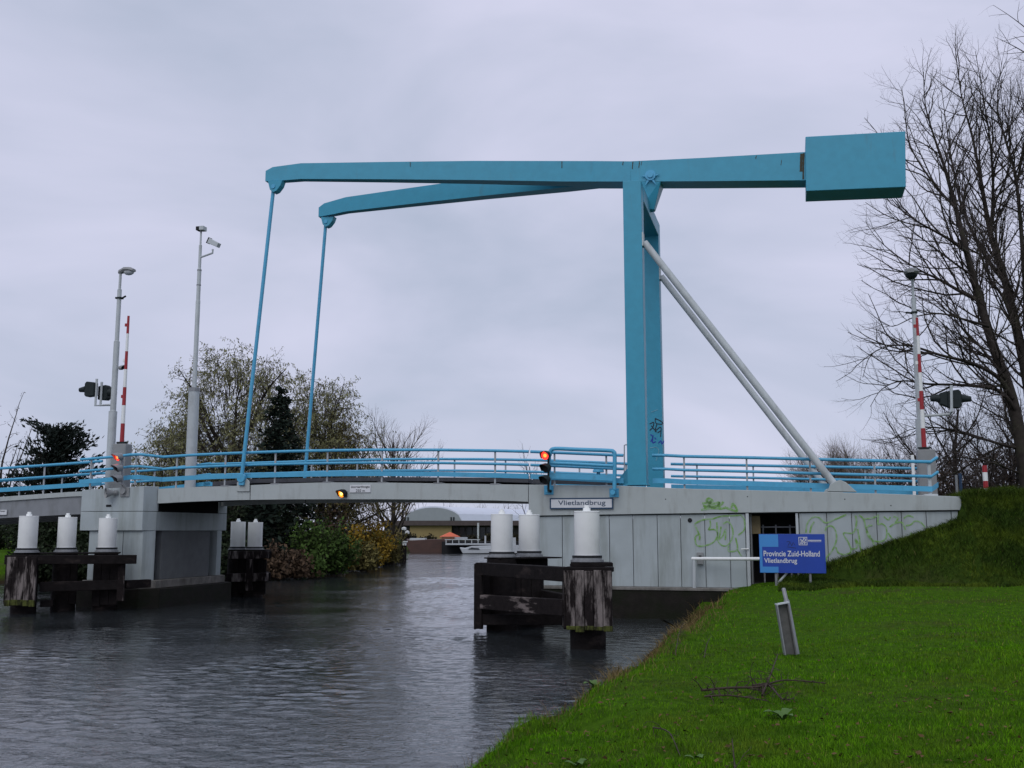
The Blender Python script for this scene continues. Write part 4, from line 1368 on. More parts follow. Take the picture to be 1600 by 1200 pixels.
# posts past the end of the bridge
rp = at(1541.5, 778, 37.0)
mp_ = thing("marker_post", "red and white striped post standing in the verge before the bare trees", "post", "w", (rp[0], rp[1], rp[2] - .1))
for i, (ya, yb, m_) in enumerate(((778, 763, "white"), (763, 751.5, "red"), (751.5, 738, "white"), (738, 727, "red"))):
    za_, zb_ = at(1541.5, ya, 37)[2] - (.12 if i == 0 else 0), at(1541.5, yb, 37)[2]
    MB().lathe((rp[0], rp[1], za_), [(.085, 0), (.085, zb_ - za_ - .002)], 12).build("stripe", m_, mp_, shade=True)
rp = at(1500, 776, 35.0)
es = thing("road_sign", "narrow blue sign seen edge on behind the right end of the abutment", "sign", "w", (rp[0], rp[1], rp[2] - .1))
MB().box(rp[0] - .09, rp[0] - .03, rp[1] + .03, rp[1] + .1, rp[2] - .15, at(1500, 742, 35)[2]).build("post", "grey_box", es)
MB().box(rp[0] + .0, rp[0] + .03, rp[1] - .16, rp[1] + .028, at(1500, 772, 35)[2], at(1500, 740, 35)[2]).build("panel", "navy", es, bevel=.005)
# small blue cowl and loop beside the near pylon on the far walkway
cc = (bs(935, 738, WB - .6), WB - .6)
zc_ = bz(935, 734, WB - .6)
o = MB().lathe((cc[0], cc[1], 0), [(.07, zdk(0) - .1), (.07, zc_ - .1), (.22, zc_ - .1), (.22, zc_ - .04), (.17, zc_ + .06), (.06, zc_ + .12), (.02, zc_ + .13)], 16).build("vent_cowl", "rail_blue", None, "b", (cc[0], cc[1], zdk(0)), shade=True)
tag(o, "small blue mushroom shaped cowl behind the railing, left of the near pylon", "vent")
lo = [(bs(px, py, 1.2), 1.2, bz(px, py, 1.2)) for px, py in ((975.5, 756), (975.5, 696), (977, 695), (986, 695))]
o = MB().tube(lo, .022, 6).build("pipe_loop", "post", None, "b", (lo[0][0], 1.2, lo[0][2]))
tag(o, "thin grey pipe loop standing just left of the near pylon", "pipe")
gs = [br(px, py, -.0) for px, py in ((965, 757), (981, 757), (979, 731), (975, 735), (965, 748))]
o = MB().prism(gs, .25, .29).build("pylon_gusset", "teal", root, bevel=.005)

# ------------------------------------------------------------------ things by the abutment door
hr = thing("handrail", "white handrail on one post along the abutment ledge, running behind the blue board", "handrail", "b", (bs(1085, 915, -.2), -.2, 1.03))
z0, z1 = bz(1085, 873, -.22), bz(1188, 872, -.6)
MB().tube([(bs(1081, 873, -.22), -.22, z0), (bs(1200, 872, -.75), -.75, z1 - .02)], .055, 12).build("rail", "white", hr, shade=True)
MB().tube([(bs(1085, 915, -.22), -.22, 1.0), (bs(1085, 880, -.22), -.22, z0 - .04)], .06, 12).build("post", "pole", hr, shade=True)
bxz = [br(1089.5, 882, .08), br(1099, 863, .08)]
jb = thing("junction_box", "small grey junction box on the wall panels above the white handrail", "box", "b", (bxz[0][0], .08, bxz[0][1]))
MB().box(bxz[0][0], bxz[1][0], .0, .083, bxz[0][1], bxz[1][1]).build("casing", "grey_box", jb, bevel=.012)
MB().box(bxz[0][0] + .06, bxz[1][0] - .06, -.015, -.001, bxz[1][1] - .16, bxz[1][1] - .10).build("label_plate", "black", jb)
# blue information board
TS = -2.0
A_, B_ = br(1187.5, 895, TS), br(1288.5, 834.5, TS)
sg = thing("information_board", "blue information board with white lettering on two posts before the open doorway", "sign", "b", (A_[0], TS, 1.3))
wS, hS = B_[0] - A_[0], B_[1] - A_[1]
MB().box(A_[0], B_[0], TS, TS + .04, A_[1], B_[1]).build("panel", "sign_blue", sg, bevel=.006)
fx = lambda u: A_[0] + wS * u
fy = lambda v: B_[1] - hS * v
m_ = MB()
m_.box(fx(0) + .01, fx(.295), TS - .004, TS - .001, fy(.33), fy(0) - .01)
m_.box(fx(0) + .01, fx(.045), TS - .004, TS - .001, fy(.84), fy(.33))
m_.box(fx(0) + .01, fx(.285), TS - .004, TS - .001, fy(1) + .01, fy(.84))
m_.build("light_field", "sign_light", sg)
m_ = MB()
a0, a1, c0_, c1_ = fx(.605), fx(.735), fy(.285), fy(.075)
e = .018
m_.box(a0, a1, TS - .006, TS - .002, c1_ - e, c1_); m_.box(a0, a1, TS - .006, TS - .002, c0_, c0_ + e)
m_.box(a0, a0 + e, TS - .006, TS - .002, c0_ + e, c1_ - e); m_.box(a1 - e, a1, TS - .006, TS - .002, c0_ + e, c1_ - e)
ww, hh = a1 - a0, c1_ - c0_
for pts in ([(.22, .15), (.3, .45), (.25, .8)], [(.3, .5), (.55, .65), (.6, .9)], [(.45, .12), (.5, .4), (.42, .55)], [(.72, .12), (.66, .4), (.8, .62), (.7, .9)], [(.55, .42), (.85, .3)], [(.2, .32), (.38, .22)]):
    m_.ribbon([(a0 + ww * x, c0_ + hh * y) for x, y in pts], .026, TS - .006)
m_.box(fx(.745), fx(.945), TS - .005, TS - .002, fy(.172), fy(.15))
m_.box(fx(.745), fx(.945), TS - .005, TS - .002, fy(.20), fy(.190))
m_.build("emblem", "white_clean", sg)
text_mesh("lettering", "Provincie Zuid-Holland", fx(.065), fx(.915), fy(.575), fy(.43), TS - .003, "white_clean", sg, .016)
text_mesh("lettering", "Vlietlandbrug", fx(.07), fx(.57), fy(.78), fy(.62), TS - .003, "white_clean", sg, .016)
m_ = MB()
for pts in ([(.42, .2), (.47, .2), (.44, .3)], [(.48, .22), (.5, .3), (.52, .22), (.55, .29)], [(.43, .33), (.56, .36)]):
    m_.ribbon([(fx(x), fy(y)) for x, y in pts], .014, TS - .004)
m_.build("scrawl", "ink", sg)
for px in (1212.5, 1266):
    s = bs(px, 895, TS + .08)
    MB().tube([(s, TS + .08, .9), (s, TS + .08, fy(.1))], .04, 10).build("post", "steel", sg, shade=True)
s = bs(1213, 900, TS + .1)
MB().tube([(s, TS + .14, 1.25), (bs(1234, 893, TS + .1), TS + .14, fy(.93))], .035, 8).build("brace", "pole", sg, shade=True)

# leaning channel post in the lawn
gp_ = gz(1232, 1006, 1.25)
mk = thing("marker_post", "leaning grey channel post with a round pipe behind it in the lawn", "post", "w", gp_)
def lean(x, y, z):
    return (gp_[0] + x - z * .12, gp_[1] + y + z * .05, gp_[2] + z)
H_ = .56
for x0, x1, y0, y1, dz in ((-.085, .075, -.02, -.005, 0), (-.105, -.086, -.11, -.005, .0), (.055, .074, -.09, -.021, -.02)):
    m_ = MB().hexa([lean(x0, y0, -.15), lean(x1, y0, -.15), lean(x1, y1, -.15), lean(x0, y1, -.15)], [lean(x0, y0, H_ + dz), lean(x1, y0, H_ + dz + .03), lean(x1, y1, H_ + dz + .03), lean(x0, y1, H_ + dz)])
    m_.build("flange", "channel" if x0 != -.105 else "steel", mk, bevel=.003)
MB().hexa([lean(-.107, -.112, H_), lean(.09, -.1, H_ + .035), lean(.09, .0, H_ + .035), lean(-.107, .0, H_)], [lean(-.107, -.112, H_ + .018), lean(.09, -.1, H_ + .053), lean(.09, .0, H_ + .053), lean(-.107, .0, H_ + .018)]).build("cap", "pole", mk)
MB().tube([lean(.105, .03, -.15), lean(.085, .03, .62), lean(.08, .03, .64), lean(.07, .03, .79), lean(.07, .03, .805)], [.042, .042, .030, .030, .02], 10).build("pipe", "steel", mk, shade=True)

# ------------------------------------------------------------------ timber dolphins with white bollards
def bollard(label, x, y, z0=2.2, h=1.21, r=.325):
    b = thing("bollard", label, "bollard", "w", (x, y, z0), "white bollards on the timber dolphins")
    MB().lathe((x, y, z0 - .08), [(r * 1.30, 0), (r * 1.30, .05), (r * 1.16, .055), (r * 1.16, .16), (r * 1.0, .165)], 24).build("base_plate", "steel", b)
    MB().lathe((x, y, z0 + .02), [(r * 1.17, .0), (r * 1.17, .055), (r * .9, .06)], 24).build("base_ring", "black", b)
    MB().lathe((x, y, z0 + .08), [(r * .985, .0), (r, .01), (r, h - .13), (r * 1.02, h - .125), (r * 1.02, h - .11), (r * .98, h - .10)], 28).build("drum", "white", b, shade=True)
    MB().lathe((x, y, z0 + h - .015), [(r * .30, 0), (r * .30, .07), (r * .20, .075), (r * .20, .13), (r * .16, .14)], 14).build("cap", "white", b, shade=True)
    return b
def pile(parent, x, y, z0, z1, r, m="timber"):
    return MB().lathe((x, y, 0), [(r, z0), (r * 1.02, (z0 + z1) / 2), (r, z1)], 14).build("pile", m, parent, shade=True)
def beam3(parent, a, b, h, w, m="timber", name="beam", bev=.015):
    """squared timber between two points (centre line)"""
    a, b = Vector(a), Vector(b)
    d = (b - a); d.z = 0
    u = Vector((-d.y, d.x, 0)).normalized() * w / 2
    z = Vector((0, 0, h / 2))
    return MB().hexa([a - u - z, a + u - z, a + u + z, a - u + z], [b - u - z, b + u - z, b + u + z, b - u + z]).build(name, m, parent, bevel=bev)
def planks(parent, a, b, z0, z1, n, th=.07, m="timber_pale", moss=False, jag=.04):
    """upright planks side by side from a to b"""
    a, b = Vector((*a, 0)), Vector((*b, 0))
    d = (b - a).normalized()
    nrm = Vector((d.y, -d.x, 0))
    L_ = (b - a).length
    for i in range(n):
        p0, p1 = a + d * (L_ * i / n + .006), a + d * (L_ * (i + 1) / n - .006)
        k = random.uniform(0, .02)
        q0, q1 = p0 + nrm * (th + k), p1 + nrm * (th + k)
        lo_, hi_ = z0 + random.uniform(-jag, jag), z1 + random.uniform(-.015, .015)
        P_ = [p0, p1, q1, q0]
        MB().hexa([(p.x, p.y, lo_) for p in P_], [(p.x, p.y, hi_) for p in P_]).build("plank", m, parent, bevel=.01)
    if moss:
        p0, p1 = a + nrm * .0, b + nrm * .0
        q0, q1 = p0 + nrm * (th + .03), p1 + nrm * (th + .03)
# right dolphin
N_ = Vector((at(917.5, 871, 26.6)[0], 26.6)); P1 = Vector((at(784, 866, 31.2)[0], 31.2)); P2 = Vector((at(827, 866, 32.4)[0], 32.4))
bollard("largest white bollard, on the near corner of the right timber dolphin below the name sign", N_.x, N_.y)
bollard("white bollard at the far left corner of the right timber dolphin", P1.x, P1.y)
bollard("white bollard at the back of the right dolphin, touching the abutment wall in view", P2.x, P2.y)
dr = thing("mooring_dolphin", "dark timber dolphin carrying three white bollards in front of the right abutment", "dolphin", "w", (N_.x, N_.y + 2, 0), "timber dolphins in the canal")
ZT = 2.09
for q in (N_, P1, P2):
    pile(dr, q.x, q.y, -1.5, ZT - .02, .44)
n0, n1 = at(885, 900, 26.05), at(957, 905, 25.75)
planks(dr, n0[:2], n1[:2], .50, 1.93, 5, .08)
planks(dr, (n0[0], n0[1] - .012), (n1[0], n1[1] - .012), .47, .60, 5, .08, "timber_moss", jag=.03)
planks(dr, (n0[0] + .02, n0[1] + .85), (n0[0] + .02, n0[1] + .03), .5, 1.93, 3, .07, "timber_pale")
l0 = at(749, 900, 30.7); l1_ = at(757, 900, 30.4)
c_l = Vector((at(752, 885, 30.6)[0], 30.6))
beam3(dr, (c_l.x, c_l.y, 1.80), (n0[0] + .05, n0[1] + .12, 1.82), .36, .26, "timber")
beam3(dr, (n0[0] - .0, n0[1] + .16, 1.95), (n1[0] + .02, n1[1] + .14, 1.95), .12, .4, "timber")
beam3(dr, (c_l.x + .0, c_l.y - .02, .86), (n0[0] + .02, n0[1] + .22, 1.0), .40, .24, "timber_h")
beam3(dr, (c_l.x - .05, c_l.y, .35), (c_l.x + 2.3, c_l.y - 1.9, .52), .3, .22, "timber")
planks(dr, (c_l.x - .12, c_l.y - .05), (c_l.x + .08, c_l.y - .16), .08, 1.97, 1, .10, "timber")
planks(dr, (c_l.x - .06, c_l.y + .25), (c_l.x + 1.75, c_l.y + .75), .2, 1.70, 6, .06, "timber")
planks(dr, (c_l.x - .08, c_l.y + .9), (c_l.x - .14, c_l.y + .02), .1, 1.95, 4, .06, "timber")
beam3(dr, (P1.x - .2, P1.y + .0, 1.9), (P2.x + .5, P2.y + .0, 1.9), .3, .25, "timber")
beam3(dr, (N_.x - .42, N_.y - .05, 2.06), (N_.x + .62, N_.y - .1, 2.06), .09, .95, "timber", "top_board", .005)
beam3(dr, (P1.x - .3, P1.y - .1, 2.085), (P2.x + .75, P2.y - .15, 2.085), .04, .9, "timber", "top_board", .005)
beam3(dr, (P2.x + .1, P2.y, 1.0), (n1[0] - .1, n1[1] + .5, 1.0), .3, .2, "timber")
# left dolphin
Q1 = Vector((at(42, 862, 37.6)[0], 37.6)); Q2 = Vector((at(103, 862, 38.6)[0], 38.6)); Q3 = Vector((at(166.5, 862, 39.0)[0], 39.0))
bollard("leftmost white bollard, on the left timber dolphin near the picture edge", Q1.x, Q1.y, h=1.24)
bollard("middle white bollard of the left timber dolphin", Q2.x, Q2.y)
bollard("white bollard on the left dolphin standing right in front of the pier", Q3.x, Q3.y, h=1.18)
dl = thing("mooring_dolphin", "dark timber dolphin carrying three white bollards in front of the left pier", "dolphin", "w", (Q2.x, Q2.y, 0), "timber dolphins in the canal")
for q in (Q1, Q2, Q3):
    pile(dl, q.x, q.y, -1.5, ZT - .02, .42)
a0_, a1_ = at(11, 900, 37.0), at(58, 900, 36.95)
planks(dl, a0_[:2], a1_[:2], .32, 1.98, 5, .08)
planks(dl, (a0_[0], a0_[1] - .012), (a1_[0], a1_[1] - .012), .29, .50, 5, .08, "timber_moss", jag=.03)
planks(dl, (a0_[0] - .02, a0_[1] + .9), (a0_[0] - .02, a0_[1] + .02), .35, 1.98, 3, .06, "timber")
beam3(dl, (at(9, 877, 37.2)[0], 37.15, 1.88), (at(213, 876, 38.3)[0], 38.3, 1.86), .32, .30, "timber")
beam3(dl, (at(60, 916, 37.3)[0], 37.4, .92), (at(195, 916, 38.4)[0], 38.4, .95), .34, .22, "timber")
beam3(dl, (at(10, 870, 37.4)[0], 37.9, 2.08), (at(186, 866, 38.9)[0], 39.0, 2.08), .05, 1.0, "timber", "top_board", .005)
planks(dl, (at(84, 900, 38.1)[0], 38.3), (at(118, 900, 38.2)[0], 38.4), .3, 1.7, 3, .06, "timber")
planks(dl, (at(184, 900, 38.3)[0], 38.3), (at(195, 900, 38.3)[0], 38.35), .35, 1.75, 1, .10, "timber_pale")
planks(dl, (at(143, 900, 38.3)[0], 38.45), (at(183, 900, 38.4)[0], 38.55), .2, 1.7, 3, .06, "timber")
beam3(dl, (at(60, 940, 37.5)[0], 37.7, .33), (at(80, 940, 37.6)[0], 37.8, .33), .25, .3, "timber")
beam3(dl, (at(195, 912, 38.5)[0], 38.5, .95), (at(232, 912, 39.2)[0], 39.3, .95), .3, .25, "timber")
# far dolphin, past the pier
R1 = Vector((at(371, 858, 47.4)[0], 47.4)); R2 = Vector((at(398, 858, 47.2)[0], 47.2))
bollard("left of the two small white bollards past the pier", R1.x, R1.y, z0=2.1)
bollard("right of the two small white bollards past the pier", R2.x, R2.y, z0=2.1, h=1.19)
df = thing("mooring_dolphin", "dark timber dolphin carrying two white bollards beyond the left pier", "dolphin", "w", (R1.x, R1.y, 0), "timber dolphins in the canal")
for q in (R1, R2):
    pile(df, q.x, q.y, -1.5, 1.98, .42)
f0, f1 = at(358, 870, 46.8), at(418, 868, 46.5)
beam3(df, (f0[0], 46.9, 1.82), (f1[0], 46.6, 1.84), .33, .3, "timber_pale")
beam3(df, (f0[0] - .1, 46.95, .82), (f1[0], 46.6, .86), .36, .3, "timber_pale")
beam3(df, (f1[0] - .02, 46.7, 1.84), (f1[0] - .5, 48.2, 1.84), .33, .3, "timber")
beam3(df, (f1[0] - .02, 46.7, .86), (f1[0] - .5, 48.2, .86), .36, .3, "timber")
planks(df, (at(385, 890, 46.4)[0], 46.45), (at(395, 890, 46.4)[0], 46.45), .25, 1.66, 1, .1, "timber_pale")
planks(df, (at(362, 890, 46.9)[0], 47.0), (at(383, 890, 46.9)[0], 47.0), .1, 1.66, 2, .06, "timber")
planks(df, (at(396, 890, 46.9)[0], 46.9), (f1[0] - .1, 46.85), .1, 1.64, 3, .06, "timber")
beam3(df, (f0[0], 47.3, 2.03), (f1[0] - .1, 47.1, 2.03), .05, 1.0, "timber", "top_board", .005)
# mooring pile at the end of the left bank
mpx, mpy = at(630, 876, 97)[:2]
mpl = thing("mooring_pile", "dark mooring pile with a white lamp at the end of the left bank", "mooring pile", "w", (mpx, mpy, 0))
zq = lambda y: at(630, y, 97)[2]
MB().lathe((mpx, mpy, 0), [(.30, -1), (.30, zq(842)), (.22, zq(836))], 10).build("pile", "timber", mpl)
MB().lathe((mpx + .1, mpy - .2, 0), [(.2, zq(852)), (.2, zq(848)), (.32, zq(847)), (.32, zq(845))], 10).build("collar", "white", mpl)
m_ = MB().tube([(mpx, mpy, zq(838)), (mpx, mpy, zq(828))], .10, 6)
m_.build("lamp_pole", "signal", mpl)
m_ = MB().lathe((mpx + .35, mpy - .2, zq(835)), [(.05, 0), (.2, .08), (.2, .28), (.05, .36)], 10)
m_.lathe((mpx + .05, mpy - .2, zq(829)), [(.05, 0), (.22, .08), (.22, .25), (.05, .34)], 10)
m_.build("lamp_glass", "white", mpl)
MB().box(mpx - .65, mpx - .5, mpy - .2, mpy - .05, -.5, zq(861)).build("side_post", "pole", mpl)

# ------------------------------------------------------------------ far shore : hall, sheds, boats
def atB(px, py, Y): return Vector(at(px, py, Y))
YH = 190
hl = thing("arched_hall", "far hall with grey arched gable and long white curved roof beyond the water", "building", "w", atB(676, 855, YH)[:])
c = atB(676, 830, YH)
xl, xr = at(630, 815, YH)[0], at(722, 815, YH)[0]
z_e, z_t = at(676, 816, YH)[2], at(676, 793, YH)[2]
arc = [(xl + (xr - xl) * i / 16, z_e + (z_t - z_e) * sqrt(max(0, 1 - ((i - 8) / 8) ** 2)) * (1 if 0 < i < 16 else 0)) for i in range(17)]
gab = [(xl, 1.0)] + arc + [(xr, 1.0)]
def prism_y(poly, y0, y1, dx=0):
    n = len(poly)
    m_ = MB()
    return m_.add([(x, y0, z) for x, z in poly] + [(x + dx, y1, z) for x, z in poly],
                  [tuple(range(n)), tuple(range(2 * n - 1, n - 1, -1))] + [(i, i + n, (i + 1) % n + n, (i + 1) % n) for i in range(n)])
prism_y(gab, YH, YH + .5).build("gable", "hall_wall", hl)
DXR = 24
roof_ = [(x + .02, z + .25) for x, z in arc]
prism_y([(xl - .2, z_e - 2)] + roof_ + [(xr + .2, z_e - 2)], YH + .52, YH + 42, DXR).build("roof", "hall_roof", hl)
for px in (633, 637.5, 705, 709):
    a_, b_ = at(px - 1.2, 814, YH - .1), at(px + 1.2, 808, YH - .1)
    MB().box(a_[0], b_[0], YH - .12, YH - .02, a_[2], b_[2]).build("window", "window", hl)
for px, py in ((716.5, 801), (734.5, 802.5)):
    yy = YH + 8 + (px - 716) * .5
    a_, b_ = at(px - 1.0, py + 3, yy), at(px + 1.0, py - 2, yy)
    MB().box(a_[0], b_[0], yy - 3.5, yy + .4, a_[2], b_[2]).build("roof_light", "window", hl)
YS = 160
sh = thing("waterside_shed", "long low dark shed with ochre wall panel on the far shore", "building", "w", (at(700, 850, YS)[0], YS, 1.0))
def fbox(x0, x1, y0_, y1_, Y, d, name, m, par):
    a_, b_ = at(x0, y1_, Y), at(x1, y0_, Y)
    return MB().box(a_[0], b_[0], Y, Y + d, a_[2], b_[2]).build(name, m, par)
fbox(596, 830, 813.5, 821, YS, 14, "roof_fascia", "shed_roof", sh)
fbox(600, 640, 821.2, 850, YS + 1, 12, "wall", "shed_wall", sh)
fbox(640, 705.5, 821.2, 850, YS + .6, 12, "ochre_wall", "ochre", sh)
fbox(705.6, 830, 821.2, 850, YS + 2, 10, "glazed_wall", "shed_wall", sh)
for i, px in enumerate((712, 722, 733, 743, 754, 764, 775, 786)):
    fbox(px - 4, px + 4, 824, 843, YS + 1.9, .08, "window", "window", sh)
fbox(745.5, 748.5, 817, 848, YS - 2, .3, "column", "pole", sh)
fbox(611, 628, 821.4, 838, YS + .9, .08, "window", "ochre", sh)
SHR_FAR = []
# barge
YB = 140
bg_ = thing("barge", "brown steel barge with sheer bow moored at the far shore", "barge", "w", (at(665, 862, YB)[0], YB, 0))
hp = [at(px, py, YB) for px, py in ((632, 842), (640, 844.5), (668, 843), (700, 842), (700, 866), (643, 866), (636, 855))]
prism_y([(p[0], p[2]) for p in hp], YB, YB + 5).build("hull", "barge", bg_, bevel=.05)
hp2 = [at(px, py, YB) for px, py in ((698, 848), (740, 850), (740, 866), (698, 866))]
prism_y([(p[0], p[2]) for p in hp2], YB + .2, YB + 5).build("stern", "black", bg_)
fbox(640, 664, 841, 844.2, YB + 1, 3, "hatch", "pole", bg_)
fbox(690, 710, 838.6, 844, YB + 1.2, 2.5, "wheelhouse", "rust", bg_)
fbox(708, 730, 839.5, 842.5, YB + 1.5, 2, "cabin_roof", "boat_white", bg_)
yu = YB + 8
um = thing("parasol", "wide orange parasol on the far quay above the barge", "parasol", "w", (at(704, 850, yu)[0], yu, 1.4))
c = at(703, 831, yu)
m_ = MB()
rr = (at(721, 838, yu)[0] - at(689, 838, yu)[0]) / 2
ze = at(703, 838.3, yu)[2]
ring = [(c[0] + rr * cos(a) , yu + rr * sin(a), ze) for a in [2 * pi * i / 8 for i in range(8)]]
ringb = [(x, y, z - .12) for x, y, z in ring]
m_.add([(c[0], yu, c[2])] + ring + ringb, [(0, i + 1, (i + 1) % 8 + 1) for i in range(8)] + [(i + 1, i + 9, (i + 1) % 8 + 9, (i + 1) % 8 + 1) for i in range(8)])
m_.build("canopy", "orange", um)
MB().tube([(c[0], yu, 1.3), (c[0], yu, c[2])], .05, 6).build("pole", "pole", um)
# quay rail and deck
YJ = 136
jt = thing("jetty", "dark jetty with white railing above the white boat on the far shore", "jetty", "w", (at(740, 855, YJ)[0], YJ, 0))
fbox(696, 800, 849.5, 851.5, YJ, 4, "deck", "boat_white", jt)
fbox(690, 830, 846, 866, YJ + 3, 2, "quay_wall", "black", jt)
fbox(695, 750, 842.6, 843.8, YJ, .1, "top_rail", "pole", jt)
for px in (697, 707, 717, 727, 737, 747):
    fbox(px - .6, px + .6, 843.8, 849.5, YJ + .02, .1, "post", "pole", jt)
fbox(757, 759.5, 837, 849.4, YJ + .2, .2, "lamp_column", "boat_white", jt)
for i, (px, yt, w) in enumerate(((640, 832, 14), (668, 838, 16), (712, 836, 16), (735, 838, 14), (768, 834, 18), (800, 836, 18), (830, 836, 18))):
    SHR_FAR.append((("low dark shrub on the far quay below the ochre wall" if px < 706 else "low dark shrub on the far quay below the glazed shed wall"), px, yt, 153 + (i % 2), w))
# white boat
YW = 132
wb = thing("motor_boat", "small white motor boat moored under the jetty on the far shore", "boat", "w", (at(745, 864, YW)[0], YW, 0))
hp = [at(px, py, YW) for px, py in ((718, 855.5), (735, 857.5), (772, 856), (772, 864.5), (723, 865))]
n = len(hp)
prism_y([(p[0], p[2]) for p in hp], YW, YW + 2).build("hull", "boat_white", wb, bevel=.06)
cb = [at(px, py, YW) for px, py in ((723, 857.2), (736, 853.5), (768, 852.5), (772, 856.8))]
prism_y([(p[0], p[2]) for p in cb], YW + .3, YW + 1.7).build("cabin", "boat_white", wb, bevel=.05)
wn_ = [at(px, py, YW) for px, py in ((731, 858.5), (737, 855.4), (748, 857), (750, 859))]
prism_y([(p[0], p[2]) for p in wn_], YW - .05, YW + .28).build("window", "window", wb)
wb2 = thing("motor_boat", "white boat glimpsed between the bollards of the right dolphin", "boat", "w", (at(803, 862, YW - 6)[0], YW - 6, 0))
fbox(797, 812, 852, 864, YW - 6, 2, "hull", "boat_white", wb2)
fbox(799.5, 806, 840, 851.9, YW - 5.8, .6, "cabin", "boat_white", wb2)

# ------------------------------------------------------------------ trees
class Tubes:
    """many thin branches collected as arrays"""
    def __init__(self): self.v, self.f, self.n = [], [], 0
    def add(self, pts, r0, r1, k=3, pw=1.0):
        pts = np.asarray(pts, float)
        m = len(pts)
        d = np.gradient(pts, axis=0)
        d /= np.linalg.norm(d, axis=1)[:, None] + 1e-9
        ref = np.array([0.31, 0.95, 0.05]) if abs(d[0][2]) > .5 else np.array([0., 0., 1.])
        u = np.cross(d, ref)
        u /= np.linalg.norm(u, axis=1)[:, None] + 1e-9
        w = np.cross(d, u)
        r = (r1 + (r0 - r1) * (1 - np.linspace(0, 1, m)) ** pw)[:, None]
        a = 2 * pi * np.arange(k) / k
        ring = pts[:, None, :] + r[:, None] * (u[:, None, :] * np.cos(a)[None, :, None] + w[:, None, :] * np.sin(a)[None, :, None])
        self.v.append(ring.reshape(-1, 3))
        i = np.arange(m - 1)[:, None] * k
        j = np.arange(k)[None, :]
        jn = (j + 1) % k
        self.f.append((np.stack([i + j, i + jn, i + k + jn, i + k + j], -1).reshape(-1, 4)) + self.n)
        self.n += m * k
    def obj(self, name, m, parent):
        if not self.v: return None
        return np_mesh(name, np.concatenate(self.v), np.concatenate(self.f), m, parent, smooth_on=True)
def wander(p, d, ln, n, wob, up, g):
    """curved polyline from p along d"""
    p = np.array(p, float); d = np.array(d, float); d /= np.linalg.norm(d)
    res = [p.copy()]
    for i in range(n):
        d = d + g.normal(0, wob, 3) + np.array([0, 0, up])
        d /= np.linalg.norm(d)
        p = p + d * ln / n
        res.append(p.copy())
    return np.array(res)
def side_dir(d, ang, g):
    d = d / (np.linalg.norm(d) + 1e-9)
    r = g.normal(0, 1, 3)
    r -= d * r.dot(d)
    r /= np.linalg.norm(r) + 1e-9
    return d * cos(ang) + r * sin(ang)
def ramify(tb, path, r0, r1, level, g, P, tips=None, start=.2):
    """side branches along a path, recursively"""
    seg = np.diff(path, axis=0)
    ln = np.linalg.norm(seg, axis=1).sum()
    L_ = P["levels"][level]
    cnt = max(1, int(ln * L_["dens"]))
    for q in range(cnt):
        u = start + (1 - start) * (q + g.random()) / cnt
        x = u * (len(path) - 1)
        i = min(int(x), len(path) - 2)
        p = path[i] + (path[i + 1] - path[i]) * (x - i)
        d = side_dir(seg[i], radians(g.uniform(*L_["ang"])), g)
        l2 = L_["len"] * (1.08 - .75 * u) * g.uniform(.65, 1.25)
        rr = min((r0 + (r1 - r0) * u) * .62, L_["r"] * (1.1 - .5 * u))
        pt = wander(p, d, l2, L_["n"], L_["wob"], L_["up"], g)
        tb[min(level, len(tb) - 1)].add(pt, rr, rr * .35, L_.get("k", 3))
        if tips is not None and level == len(P["levels"]) - 1:
            tips.append(pt)
        if level + 1 < len(P["levels"]):
            ramify(tb, pt, rr, rr * .35, level + 1, g, P, tips, .15)
def cards(centers, size, g, aspect=.4, droop=0.0, axis_dir=None):
    """leaf quads"""
    n = len(centers)
    a = g.normal(0, 1, (n, 3))
    if axis_dir is not None:
        a = a * .45 + axis_dir
    a[:, 2] -= droop
    a /= np.linalg.norm(a, axis=1)[:, None]
    b = np.cross(a, g.normal(0, 1, (n, 3)))
    b /= np.linalg.norm(b, axis=1)[:, None] + 1e-9
    s = (size * g.uniform(.6, 1.35, n))[:, None]
    a, b = a * s, b * s * aspect
    v = np.stack([centers - a * .5, centers + b * .5 - a * .1, centers + a * .5, centers - b * .5 - a * .1], 1).reshape(-1, 3)
    f = np.arange(4 * n).reshape(n, 4)
    return v, f
def tree_thing(name, label, x, y, z, group=None):
    return thing(name, label, "tree", "w", (x, y, z), group)
def bare_tree(name, label, x, y, h, r, seed, P=None, lean=(0, 0), group=None, nlimb=9, spread=.55, m="twig", z=1.2, low=.18, up=.10):
    g = np.random.default_rng(seed)
    t = tree_thing(name, label, x, y, z, group)
    tr, tw = Tubes(), Tubes()
    P = P or dict(levels=[dict(dens=1.5, ang=(30, 60), len=.22 * h, n=5, wob=.16, up=.09, r=r * .22, k=3),
                          dict(dens=2.0, ang=(25, 60), len=.10 * h, n=3, wob=.2, up=.06, r=r * .09, k=3)])
    path = wander((x, y, z - .3), (lean[0], lean[1], 1), h * .78, 8, .05, .05, g)
    tr.add(path, r, r * .32, 7)
    ramify([tw], path, r, r * .3, 0, g, P, None, .35)
    for i in range(nlimb):
        u = low + (1 - low) * i / nlimb
        p = path[int(u * 8 * .95)]
        az = g.uniform(0, 2 * pi)
        d = np.array([cos(az) * spread * 1.6, sin(az) * spread * 1.6, 1.0])
        l2 = h * (.62 - .22 * u) * g.uniform(.8, 1.15)
        lp_ = wander(p, d, l2, 7, .09, up, g)
        rr = r * (.5 - .22 * u)
        tr.add(lp_, rr, rr * .2, 5)
        ramify([tw], lp_, rr, rr * .2, 0, g, P, None, .2)
    tr.obj("trunk", "bark", t)
    tw.obj("crown", m, t)
    return t
